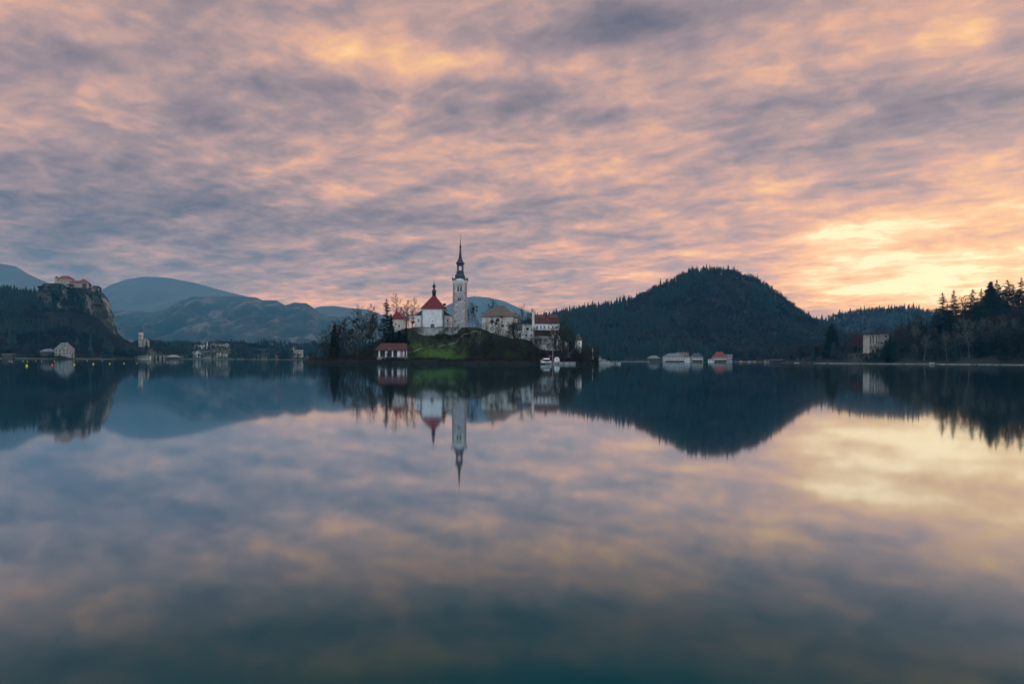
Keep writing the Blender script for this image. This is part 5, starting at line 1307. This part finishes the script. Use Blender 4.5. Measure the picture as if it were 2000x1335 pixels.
# ------------------------------------------------------------------ far trees: light meshes, one object each along the skylines, merged woods below
def far_con(seed, Ht=1.0, Rd=.2, L_=8, n_=7):
    rs = np.random.RandomState(seed); V = []; T = []
    for j in range(L_):
        t = j / L_; r = Rd * (1 - t) ** .8 * rs.uniform(.75, 1.2) + .012; z0 = .06 + .9 * t; z1 = z0 + .22 * (1 - t * .4)
        a0 = rs.uniform(0, 6); ring = []
        for i in range(n_):
            a = a0 + 2 * math.pi * i / n_; rr = r * rs.uniform(.6, 1.2); ring.append((rr * math.cos(a), rr * math.sin(a), z0 - rs.uniform(0, .04)))
        s_ = len(V); V += ring + [(0, 0, min(z1, 1))]
        for i in range(n_): T.append((s_ + i, s_ + (i + 1) % n_, s_ + n_))
    return np.array(V) * Ht, np.array(T)
def far_bare(seed, n_=44, w_=.30, thick=.013, first=.3):
    rs = np.random.RandomState(seed); V = []; T = []
    S0 = [(0, 0, -.05), (0, 0, .4)]; S1 = [(0, 0, .4), (rs.normal() * .03, rs.normal() * .03, .85)]
    v, t_ = seg_tris(S0, S1, [.018, .013], [.013, .004]); V.append(v); T.append(t_); k_ = len(v)
    u = rs.rand(n_); base = np.stack([np.zeros(n_), np.zeros(n_), first + (.8 - first) * u], -1)
    a = rs.uniform(0, 6.28, n_); ln = w_ * np.sqrt(np.clip(1 - ((u - .35) / .75) ** 2, .1, 1)) * rs.uniform(.6, 1.1, n_)
    tip = base + np.stack([np.cos(a) * ln, np.sin(a) * ln, ln * rs.uniform(.4, 1.3, n_)], -1)
    tan = np.stack([-np.sin(a), np.cos(a), np.zeros(n_)], -1); mid = base * .45 + tip * .55
    # each limb fans into three slivers
    for sg in (-1, 0, 1):
        tp = tip + tan * sg * .05 + rs.normal(size=(n_, 3)) * .03; b0 = base if sg == 0 else mid
        vv = np.stack([b0 - np.array([0, 0, thick]), b0 + np.array([0, 0, thick]), tp], 1).reshape(-1, 3)
        V.append(vv); T.append(np.arange(3 * n_).reshape(-1, 3) + k_); k_ += 3 * n_
        vv = np.stack([b0 - tan * thick, b0 + tan * thick, tp], 1).reshape(-1, 3)
        V.append(vv); T.append(np.arange(3 * n_).reshape(-1, 3) + k_); k_ += 3 * n_
    return np.concatenate(V), np.concatenate(T)
FC = [far_con(i, 1, (.15, .19, .23, .17)[i]) for i in range(4)]
FB = [far_bare(i + 20) for i in range(4)]
FBR = [far_bare(i + 40, 90, .28, .008) for i in range(4)]
def wood(name, label, pts, hs, temps, mat, seed):
    rs = np.random.RandomState(seed); Vs = []; Ts = []; k_ = 0
    pts = np.asarray(pts); hs = np.asarray(hs); which = rs.randint(0, len(temps), len(pts)); rot = rs.uniform(0, 6.28, len(pts)); wd = rs.uniform(.8, 1.25, len(pts))
    for w_ in range(len(temps)):
        m_ = which == w_; V, T = temps[w_]; n_ = m_.sum()
        if n_ == 0: continue
        c, s = np.cos(rot[m_])[:, None], np.sin(rot[m_])[:, None]; h_ = hs[m_][:, None]; ww = wd[m_][:, None] * h_
        x = (V[None, :, 0] * c - V[None, :, 1] * s) * ww + pts[m_][:, 0:1]; y = (V[None, :, 0] * s + V[None, :, 1] * c) * ww + pts[m_][:, 1:2]; z = V[None, :, 2] * h_ + pts[m_][:, 2:3]
        Vs.append(np.stack([x, y, z], -1).reshape(-1, 3)); Ts.append((T[None] + len(V) * np.arange(n_)[:, None, None]).reshape(-1, 3) + k_); k_ += n_ * len(V)
    return tag(link(name, tri_mesh(name, np.concatenate(Vs), np.concatenate(Ts), mat)), label, 'wood', kind='stuff')
def scatter(n_, s0, s1, y0, y1, hf, seed, zmin=.8):
    rs = np.random.RandomState(seed); S = rs.uniform(s0, s1, n_); Y = np.sqrt(rs.uniform(y0 ** 2, y1 ** 2, n_)); X_ = S * Y
    Z = hf(X_, Y, S); ok = Z > zmin
    return np.stack([X_, Y, Z], -1)[ok], rs
def split(p, rs, thr=0.0, sc=70.0, extra=0.0):
    f = fbm(p[:, 0] / sc + 4, p[:, 1] / sc + 9, 3) + extra + rs.normal(size=len(p)) * .07
    return f > thr
# wooded dome: conifers on the left flank and crown, bare wood low in the middle
p, rs = scatter(11500, -.12, .6, CEN_D0, CEN_D1 + 60, central_h, 1)
sx_ = p[:, 0] / p[:, 1]; el_ = p[:, 2] / np.maximum(cen(sx_), 20)
bias = np.interp(sx_, [-.1, .1, .18, .28, .36, .45, .6], [.5, .42, .12, -.16, -.26, -.16, -.2]) + np.interp(el_, [0, .25, .5, .8, 1], [-.22, -.2, .1, .10, .22])
bias = bias * 1.0 - .05
con = split(p, rs, 0.02, 75, bias)
def dist_p(pp): return pp
h_ = rs.uniform(12, 20, len(p)) * rs.choice([1, 1, 1.35], len(p))
wood('conifer_wood', 'dark conifer wood on the flank and crown of the wooded dome', p[con], h_[con], FC, 'forest_conifer', 1)
wood('bare_wood', 'brown leafless wood on the lower slopes of the wooded dome', p[~con], h_[~con] * .85, FB, 'forest_bare', 2)
p, rs = scatter(4200, .35, .85, BK_D0, BK_D1 + 60, back_h, 5); con = split(p, rs, -.05, 90)
h_ = rs.uniform(12, 22, len(p)); wood('conifer_wood', 'conifer wood covering the low ridge behind the right shore', p[con], h_[con], FC, 'forest_conifer', 3); wood('bare_wood', 'bare trees among the conifers of the low right ridge', p[~con], h_[~con], FB, 'forest_bare', 4)
p, rs = scatter(8200, -.95, -.49, 1075, LF_D1 + 40, left_h, 6)
con = split(p, rs, -.03, 60, np.interp(p[:, 0] / p[:, 1], [-.8, -.68, -.6, -.5], [.22, .12, -.12, -.1]) + np.interp(p[:, 2], [0, 40, 110], [-.16, 0, .12]))
h_ = rs.uniform(11, 21, len(p)); wood('conifer_wood', 'dark conifer wood on the castle hill', p[con], h_[con], FC, 'forest_conifer', 5); wood('bare_wood', 'purple-brown leafless wood low on the castle hill', p[~con], h_[~con] * .9, FB, 'forest_bare', 6)
p, rs = scatter(5200, -.62, -.13, 1490, 1950, ground_h, 7)
d_ = p[:, 1] - shore(p[:, 0] / p[:, 1]); ok = d_ > rs.uniform(8, 70, len(p)); p = p[ok]; con = split(p, rs, .03, 60, np.interp(p[:, 0] / p[:, 1], [-.5, -.42, -.3, -.2], [-.12, -.1, .12, .16]))
h_ = (rs.uniform(8, 17, len(p)) + np.where(con, 3, 0)) * (1 + 1.3 * fbm(p[:, 0] / 38, p[:, 1] / 60, 3)) * np.where((np.abs(p[:, 0] / p[:, 1] * F + 1000 - 412) < 38) & (p[:, 1] < 1770), .5, 1)
wood('conifer_wood', 'dark trees of the lakeside park on the far left shore', p[con], h_[con], FC, 'forest_conifer', 7); wood('bare_wood', 'brown leafless trees of the far left shore', p[~con], h_[~con], FB, 'forest_bare', 8)
p, rs = scatter(3600, .30, 1.0, 300, 1300, right_h, 8, 1.6)
s_ = p[:, 0] / p[:, 1]; d_ = p[:, 1] - shore(s_)
ok = (d_ > 5) & ~((s_ > .497) & (s_ < .556) & (d_ < 78)); p = p[ok]; s_ = s_[ok]
lim = np.interp(1000 + F * s_, [1440, 1500, 1560, 1640, 1780, 1830, 1880, 1930, 2400], [680, 668, 650, 640, 632, 606, 602, 596, 590])
zt = H + (702.7 + .005 * F * s_ - lim) / F * p[:, 1]
h_ = np.clip(np.minimum(rs.uniform(10, 24, len(p)), zt - p[:, 2]), 4, 30); con = split(p, rs, .12, 60)
wood('bare_wood', 'grey-brown leafless understorey of the right-hand wood', p[~con], h_[~con], FBR, 'forest_bare', 9); wood('conifer_wood', 'young conifers among the right-hand wood', p[con], h_[con], FC, 'forest_conifer', 10)
# fringe of bushes along the far shores
rs = np.random.RandomState(12); S = np.concatenate([rs.uniform(-.76, -.49, 150), rs.uniform(.15, .36, 170), rs.uniform(.36, .8, 260), rs.uniform(-.49, -.2, 120)]); Y = shore(S) + rs.uniform(6, 22, len(S)); X_ = S * Y
hz_ = np.maximum(np.maximum(ground_h(X_, Y, S), left_h(X_, Y, S) * (S < -.4)), np.maximum(right_h(X_, Y, S) * (S > .32), central_h(X_, np.maximum(Y, 1), S) * ((S > -.1) & (S < .6) & (Y > CEN_D0))))
wood('bare_wood', 'low leafless scrub fringing the far shores', np.stack([X_, Y, hz_ - .3], -1)[hz_ > .3], rs.uniform(3, 7, len(S))[hz_ > .3], FB, 'forest_bare', 11)

# single trees along the skylines and shores
FCM = [tri_mesh('spruce_tree', *far_con(i + 60, 1, (.15, .19, .22)[i], 10, 8), 'forest_conifer') for i in range(3)]
FBM = [tri_mesh('bare_tree', *far_bare(i + 70, 70, .28, .009), 'forest_bare') for i in range(3)]
def single(kind, x, y, z, h_, label, group, rg):
    o = link('spruce_tree' if kind else 'bare_tree', rg.choice(FCM if kind else FBM)); o.location = (x, y, z - .6); k_ = h_ * rg.uniform(.85, 1.2); o.scale = (k_, k_, h_); o.rotation_euler = (0, 0, rg.uniform(0, 6.28))
    return tag(o, label, 'spruce' if kind else 'tree', group)
rg = random.Random(8)
def sky_label(k_, f, nm, hh):
    pl = ('at the far left end of', 'on the left part of', 'left of the middle of', 'in the middle of', 'right of the middle of', 'on the right part of', 'at the far right end of')[min(int(f * 7), 6)]
    sz, kd = ('very short', 'short', 'mid-height', 'tall', 'very tall')[int(hh > 14) + int(hh > 19) + int(hh > 23) + int(hh > 27)], 'dark spruce' if k_ else 'bare tree'
    if 'dome' not in nm: return '%s %s %s %s' % (sz, kd, pl, nm.replace('the skyline', 'skyline'))
    px = 1000 + F * (-.10 + .62 * f)
    for lim, wh in ((900, 'behind the bell tower'), (1000, 'behind the large house'), (1040, 'behind the flat-roofed wing'), (1095, 'behind the balcony house'), (1120, 'above the ivy-covered trees'), (1150, 'above the garden turret'), (1172, 'above the statue'), (1200, 'above the stone pier'), (1235, 'above the left half of the jetty'), (1265, 'above the right half of the jetty'),
                    (1297, 'above the lake restaurant'), (1320, 'above the white hotel, left half'), (1348, 'above the white hotel, right half'), (1375, 'above the village inn'), (1400, 'above the waterfront shed'), (1430, 'above the red-roofed guesthouse'), (1455, 'above the blue boats'), (1490, 'above the yellow-canopied boat'), (1540, 'above the wooden boathouse'), (1600, 'above the shore wall'), (3000, 'above the lone broad conifer')):
        if px < lim: break
    return '%s %s on the dome skyline %s' % (sz, kd, wh)
for (n_, s0, s1, Y0, hf, nm, grp, h0, h1, pc) in [(120, -.10, .52, CEN_D1, central_h, 'the skyline of the wooded dome', 'skyline trees of the wooded dome', 17, 31, .8), (46, .44, .62, BK_D1, back_h, 'the skyline of the low right ridge', 'skyline trees of the low right ridge', 18, 34, .8),
        (34, -.80, -.675, LF_D1 - 15, left_h, 'the skyline left of the castle', 'skyline trees left of the castle', 18, 30, .9), (22, -.605, -.51, LF_D1 - 20, left_h, 'the skyline falling from the castle cliff', 'skyline trees right of the castle cliff', 10, 17, .75)]:
    for i in range(n_):
        s = s0 + (s1 - s0) * (i + rg.random()) / n_; y = Y0 + rg.uniform(-25, 10); z = float(hf(np.array([s * y]), np.array([y]), np.array([s]))[0]); k_ = rg.random() < pc
        if 'dome' in nm and s > .36: k_ = rg.random() < .3
        hh = rg.uniform(h0, h1) * (1.0 if k_ else .75)
        single(k_, s * y, y, z, hh, sky_label(k_, (i + .5) / n_, nm, hh), grp, rg)
for px, D, pt, kd, lb in [(0, 1150, 628, 1, 'large dark spruce at the far left edge of the shore'), (18, 1110, 634, 1, 'big dark spruce left of the grassy bank'), (28, 1120, 640, 1, 'dark spruce right beside the big one at far left'), (66, 1120, 660, 1, 'dark spruce behind the garden cottage'),
        (150, 1150, 655, 1, 'dark spruce right of the lake villa'), (176, 1140, 648, 1, 'tall dark spruce between lake villa and tall shore firs'), (205, 1125, 655, 1, 'broad dark spruce at the water under the cliff'), (214, 1120, 658, 1, 'right one of the paired spruces at the water under the cliff'),
        (237, 1260, 682, 1, 'small dark conical tree on the shore meadow'), (286, 1480, 661, 1, 'dark spruce just right of the parish church'), (458, 1520, 664, 1, 'tall spruce at the left end of the far park'), (482, 1530, 667, 1, 'pointed spruce in the far park'), (530, 1560, 666, 1, 'dark spruce left of the pavilion park'),
        (548, 1565, 661, 1, 'tallest spruce of the far park'), (556, 1570, 662, 1, 'second tallest spruce of the far park'), (563, 1568, 668, 1, 'spruce right of the tallest two in the far park'), (595, 1560, 672, 1, 'dark tree right of the pavilion'), (1377, 1275, 672, 1, 'tall dark spruce behind the village inn'), (1385, 1280, 680, 1, 'dark spruce left of the red-roofed guesthouse'),
        (1515, 1010, 670, 1, 'dark spruce behind the wooden boathouse')]:
    hf = left_h if px < 226 else (right_h if px > 1450 else ground_h)
    s = ST(px, 700)[0]; z = max(float(hf(np.array([s * D]), np.array([float(D)]), np.array([s]))[0]), 1.0)
    o = single(kd, s * D, D, z, P(px, pt, D).z - z, lb, None, random.Random(px)); 
for px, D, h_, key, lb in [(101, 1022, 8, 'bush', 'dark round shrub between cottage and lake villa'), (109, 1018, 5, 'bush_brown', 'brown shrub under the left wall of the lake villa'), (116, 1016, 6, 'bush', 'dark shrub under the middle of the lake villa'), (124, 1015, 4.5, 'bush_brown', 'brown shrub under the gabled annex'), (141, 1022, 9, 'ivy1', 'dark leafy tree right of the white terrace'),
        (88, 1018, 6, 'bush_brown', 'brown shrub in front of the garden cottage'), (76, 1022, 8, 'bush', 'dark round shrub left of the garden cottage'), (60, 1020, 5, 'willow', 'olive-green bush on the grassy bank at far left'), (44, 1020, 5, 'willow', 'olive-green bush left of the other on the grassy bank'), (147, 1030, 13, 'bare0', 'bare tree right of the lake villa'), (97, 1028, 14, 'bare2', 'bare tree between cottage and lake villa')]:
    s = ST(px, 700)[0]; z = max(float(ground_h(np.array([s * D]), np.array([float(D)]), np.array([s]))[0]), float(left_h(np.array([s * D]), np.array([float(D)]), np.array([s]))[0]), .8) - .4
    place(key, 'bush' if key in ('bush', 'bush_brown', 'willow') else ('leafy_tree' if key == 'ivy1' else 'bare_tree'), (s * D, D, z), h_, lb, 'bush' if key in ('bush', 'bush_brown', 'willow') else 'tree', wide=1.4)
# trees round the castle
for px, py, h_, lb in [(168, 560, 12, 'round dark tree right of the castle roofs'), (172, 562, 10, 'dark tree at the edge of the castle terrace'), (104, 562, 9, 'small dark tree under the castle keep')]:
    q_ = P(px, py, 1385); place('bush', 'evergreen_tree', q_, h_, lb, 'tree', wide=1.1)
for px, py in ((183, 569), (187, 573)):
    q_ = P(px, py, 1375); place('sapling0', 'bare_tree', q_, 13, 'bare tree on the right brow of the castle cliff', 'tree', 'bare trees on the cliff brow')

# the near wood on the right: single trees
rtrees = []
def rtree(key, name, px, pyt, D, label, cat, **kw):
    s = ST(px, 700)[0]; z = float(right_h(np.array([s * D]), np.array([float(D)]), np.array([s]))[0]) - .5
    z = max(z, .4); return place(key, name, (s * D, D, z), max(P(px, pyt, D).z - z, 5), label, cat, **kw)
rtree('broad0', 'yew_tree', 1624, 629, 830, 'very broad dense dark conifer standing alone left of the villa', 'conifer', wide=.95)
rtree('maple_red', 'red_leaved_tree', 1674, 647, 800, 'round purple-red tree just left of the villa', 'tree')
for px, pt, D, key, wd, lb in [(1840, 570, 740, 'spruce3', 1.7, 'tall spruce at the left end of the right-hand skyline'), (1862, 565, 745, 'spruce2', 1.25, 'pointed spruce second from left on the right-hand skyline'), (1872, 577, 750, 'larch1', 1.4, 'bare larch beside the pointed spruce on the skyline'),
        (1899, 564, 735, 'spruce4', 1.8, 'thin-crowned pine standing over the dip in the skyline'), (1916, 562, 750, 'spruce3', 1.3, 'slim spruce left of the tall dense spruce pair'), (1934, 548, 725, 'broad0', .8, 'tall dense dark spruce, highest of the right-hand skyline'), (1946, 545, 735, 'spruce2', 1.3, 'dense spruce joined to the right of the highest one'),
        (1967, 546, 745, 'spruce4', 1.9, 'tall open pine with bare lower trunk near the right edge'), (1978, 556, 750, 'spruce4', 1.7, 'open pine with glowing sky behind its trunk near the right edge'), (1994, 541, 735, 'spruce3', 1.7, 'tall spruce cut by the right edge of the view'), (2008, 548, 740, 'spruce4', 1.0, 'pine just outside the right edge'),
        (1760, 622, 760, 'spruce0', .9, 'dark spruce right behind the villa'), (1751, 628, 745, 'larch0', .9, 'grey bare larch behind the villa'), (1774, 619, 735, 'spruce0', 1.1, 'dense spruce right of the villa'), (1768, 640, 715, 'spruce2', 1.2, 'blue-green spruce in front of the villa corner'), (1747, 646, 722, 'spruce1', 1.0, 'dark spruce touching the right wall of the villa'),
        (1738, 660, 712, 'yew0', 1.2, 'low dark yew at the foot of the villa'), (1700, 655, 745, 'slim0', .9, 'thin dark tree in front of the villa wall'), (1790, 600, 790, 'larch2', .9, 'tall bare larch right of the villa spruces'), (1888, 596, 740, 'larch0', 1.1, 'brown larch below the dip in the skyline'), (1908, 580, 745, 'spruce0', 1.6, 'dense spruce filling the dip left of the highest spruce'), (1924, 572, 750, 'spruce2', 1.5, 'blue-green spruce close left of the highest spruce'), (1944, 566, 718, 'spruce0', 1.6, 'dense spruce in front of the highest spruces'), (1957, 574, 730, 'spruce2', 1.6, 'dense spruce between the highest spruces and the open pines'),
        (1986, 566, 740, 'spruce0', 1.6, 'dense dark spruce between open pines and right edge'), (1850, 592, 735, 'spruce0', 1.6, 'dense dark spruce under the two leftmost skyline spruces'), (1828, 600, 745, 'spruce2', 1.5, 'blue-green spruce left of the skyline trees'), (1882, 590, 742, 'larch1', 1.8, 'wide bare larch in the dip of the skyline'), (1806, 612, 760, 'larch2', 1.6, 'wide bare larch where the skyline starts to rise'),
        (1953, 552, 760, 'larch1', 1.7, 'bare larch behind the highest spruces')]:
    rtree(key, SP if key.startswith('spr') else ('larch_tree' if key.startswith('lar') else ('yew_tree' if key.startswith('yew') else BT)), px, pt, D, lb, 'spruce' if key.startswith('spr') else 'tree', wide=wd)
for i, (px, D, h_, key, lb) in enumerate([(1664, 722, 5, 'willow', 'olive-green bush at the left foot of the villa garden'), (1678, 728, 6, 'willow', 'olive-green bush in the middle of the villa garden'), (1690, 734, 6, 'willow', 'olive-green bush under the villa terrace'), (1655, 730, 7, 'ivy1', 'dark bush between lone conifer and villa garden'),
        (1702, 738, 9, 'ivy', 'dark leafy tree in front of the villa terrace'), (1713, 742, 14, 'ivy1', 'leafy tree growing against the middle of the villa'), (1722, 735, 11, 'ivy', 'dark leafy tree at the right of the villa terrace'), (1730, 732, 15, 'yew0', 'dark yew against the right block of the villa'), (1708, 728, 6, 'bush', 'round dark bush on the shore below the villa'), (1696, 726, 5, 'bush_brown', 'brown bush on the shore left below the villa'), (1718, 726, 5, 'bush_brown', 'brown bush on the shore right below the villa')]):
    s = ST(px, 700)[0]; z = max(float(right_h(np.array([s * D]), np.array([float(D)]), np.array([s]))[0]), .8) - .4
    place(key, 'yew_tree' if key == 'yew0' else ('bush' if 'bush' in key or key == 'willow' else 'leafy_tree'), (s * D, D, z), h_ * 1.25, lb, 'bush' if 'bush' in lb else 'tree', wide=1.3)
rg = random.Random(5)
for i in range(26):
    px = rg.uniform(100, 196); py = rg.uniform(566, 622) if px > 150 else rg.uniform(564, 590)
    q_ = P(px, py, 1400); q_.y = 1400 - 62 + rg.uniform(0, 12); q_ = Vector((q_.x * q_.y / 1400, q_.y, q_.z))
    hh = rg.uniform(4, 9)
    place(rg.choice(['bush', 'bush_brown', 'yew0']), 'cliff_bush', q_, hh, '%s dark bush clinging to the %s of the cliff, %s' % ('small' if hh < 6 else 'large', 'top' if py < 580 else ('middle' if py < 602 else 'foot'), 'left part' if px < 130 else ('below the castle roofs' if px < 165 else 'right brow')), 'bush', 'bushes on the castle cliff', wide=1.2)
for i, px in enumerate([98, 101, 109, 143, 150, 162, 171, 176, 189, 194, 198]):
    q_ = P(px, (566, 564, 560, 560, 560, 561, 563, 566, 576, 584, 592)[i], 1365)
    place('spruce2' if i % 2 else 'yew0', 'cliff_tree', q_, rg.uniform(8, 13), 'small dark tree on the cliff rim, %s from the left' % 'first second third fourth fifth sixth seventh eighth ninth tenth eleventh'.split()[i], 'tree', 'trees on the cliff rim')
rg = random.Random(31)
for i in range(56):
    px = rg.choice([rg.uniform(925, 1060), rg.uniform(925, 1060), rg.uniform(808, 925), rg.uniform(612, 730), rg.uniform(1095, 1165)]); D = rg.uniform(364, 398); hh = rg.uniform(4, 8.5)
    if px < 730: D = rg.uniform(402, 425) if px < 650 else rg.uniform(385, 402)
    if px > 1095: D = rg.uniform(388, 402)
    loc = at(px, D); lb = bushlabel('bush_brown', px, D, hh * .4).replace('bush', 'sapling').replace('leafless ', 'bare ')
    place('sapling%d' % (i % 2), 'bare_tree', loc, hh, lb, 'sapling', 'saplings on the island slope', wide=rg.uniform(.9, 1.4))
rg = random.Random(21)
def describe(nm, px, d, h_):
    size = 'short' if h_ < 15 else ('tall' if h_ > 23 else 'middling')
    row = 'at the waterline' if d < 30 else ('low on the bank' if d < 65 else ('halfway up the bank' if d < 105 else 'high on the bank'))
    for lim, wh in ((1495, 'behind the grey boathouse'), (1540, 'behind the wooden boathouse'), (1585, 'between boathouse and shore wall'), (1620, 'left of the lone broad conifer'), (1660, 'right of the lone broad conifer'), (1775, 'right beside the villa'), (1795, 'a little right of the villa'), (1815, 'between villa and skyline spruces'),
                    (1850, 'below the leftmost skyline spruce'), (1880, 'below the pointed skyline spruce'), (1905, 'below the dip in the skyline'), (1932, 'left of the highest spruce'), (1955, 'below the highest spruces'), (1978, 'below the open pines'), (1994, 'right of the open pines'), (3000, 'by the right edge of the view')):
        if px < lim: break
    return '%s %s %s, %s' % (size, nm, wh.replace('skyline spruces', 'skyline trees'), row)
kinds = {'spruce0': ('dark spruce', 'spruce'), 'spruce1': ('slim dark spruce', 'spruce'), 'spruce2': ('blue-green spruce', 'spruce'), 'spruce3': ('bare-stemmed spruce', 'spruce'), 'spruce4': ('high-crowned pine', 'pine'), 'larch0': ('bare brown larch', 'larch'), 'larch1': ('bare brown larch', 'larch'), 'larch2': ('bare brown larch', 'larch'),
         'pale0': ('pale-barked bare tree', 'tree'), 'pale1': ('pale-barked bare tree', 'tree'), 'bare1': ('dark bare tree', 'tree'), 'bare2': ('dark bare tree', 'tree')}
for i in range(280):
    px = 1775 + 248 * rg.random() ** .9 if i < 220 else rg.uniform(1470, 1780)
    s = (px - 1000) / F
    D = shore(s) + (rg.uniform(4, 150) if px > 1775 else rg.uniform(12, 130))
    key = rg.choice(['spruce0', 'spruce1', 'spruce3', 'larch0', 'larch1', 'larch2', 'pale0', 'pale1', 'spruce2', 'spruce4'] if px > 1775 else ['larch0', 'larch1', 'larch2', 'bare1', 'bare2', 'pale1', 'bare1', 'bare2', 'spruce1'])
    if 1640 < px < 1742 and D - shore(s) < 80: continue
    s = ST(px, 700)[0]; z = float(right_h(np.array([s * D]), np.array([float(D)]), np.array([s]))[0])
    zmax = P(px, np.interp(px, [1470, 1530, 1600, 1650, 1740, 1790, 1830, 1900, 1960, 2100], [672, 655, 630, 622, 622, 606, 590, 592, 578, 575]), D).z
    h_ = min(rg.uniform(16, 30), max(zmax - z, 7)); nm, ct = kinds[key]
    lb = describe(nm, px, D - shore(s), h_)
    place(key, 'larch_tree' if 'larch' in key else (SP if 'spruce' in key else BT), (s * D, D, max(z, .6) - .5), h_, lb, ct, 'trees of the right-hand wood' if px > 1775 else 'bank trees left of the villa', wide=1.6 if 'spruce' in key else 1.25)

# ------------------------------------------------------------------ haze over lake and mountains
hm = bpy.data.materials.new('haze'); hm.use_nodes = True; hm.node_tree.nodes.clear()
pv = hm.node_tree.nodes.new('ShaderNodeVolumePrincipled'); pv.inputs['Color'].default_value = (.07, .50, .95, 1); pv.inputs['Absorption Color'].default_value = (1, 1, 1, 1); pv.inputs['Density'].default_value = 5.8e-5; pv.inputs['Anisotropy'].default_value = 0.0
ho = hm.node_tree.nodes.new('ShaderNodeOutputMaterial'); hm.node_tree.links.new(pv.outputs[0], ho.inputs['Volume'])
MATS['haze'] = hm
b = MB(); b.box(-8950, 3380, -378, 10380, -9.5, 1260); hz = b.build('haze', 'haze'); tag(hz, 'pale blue evening haze over the lake and mountains', 'haze', kind='stuff')
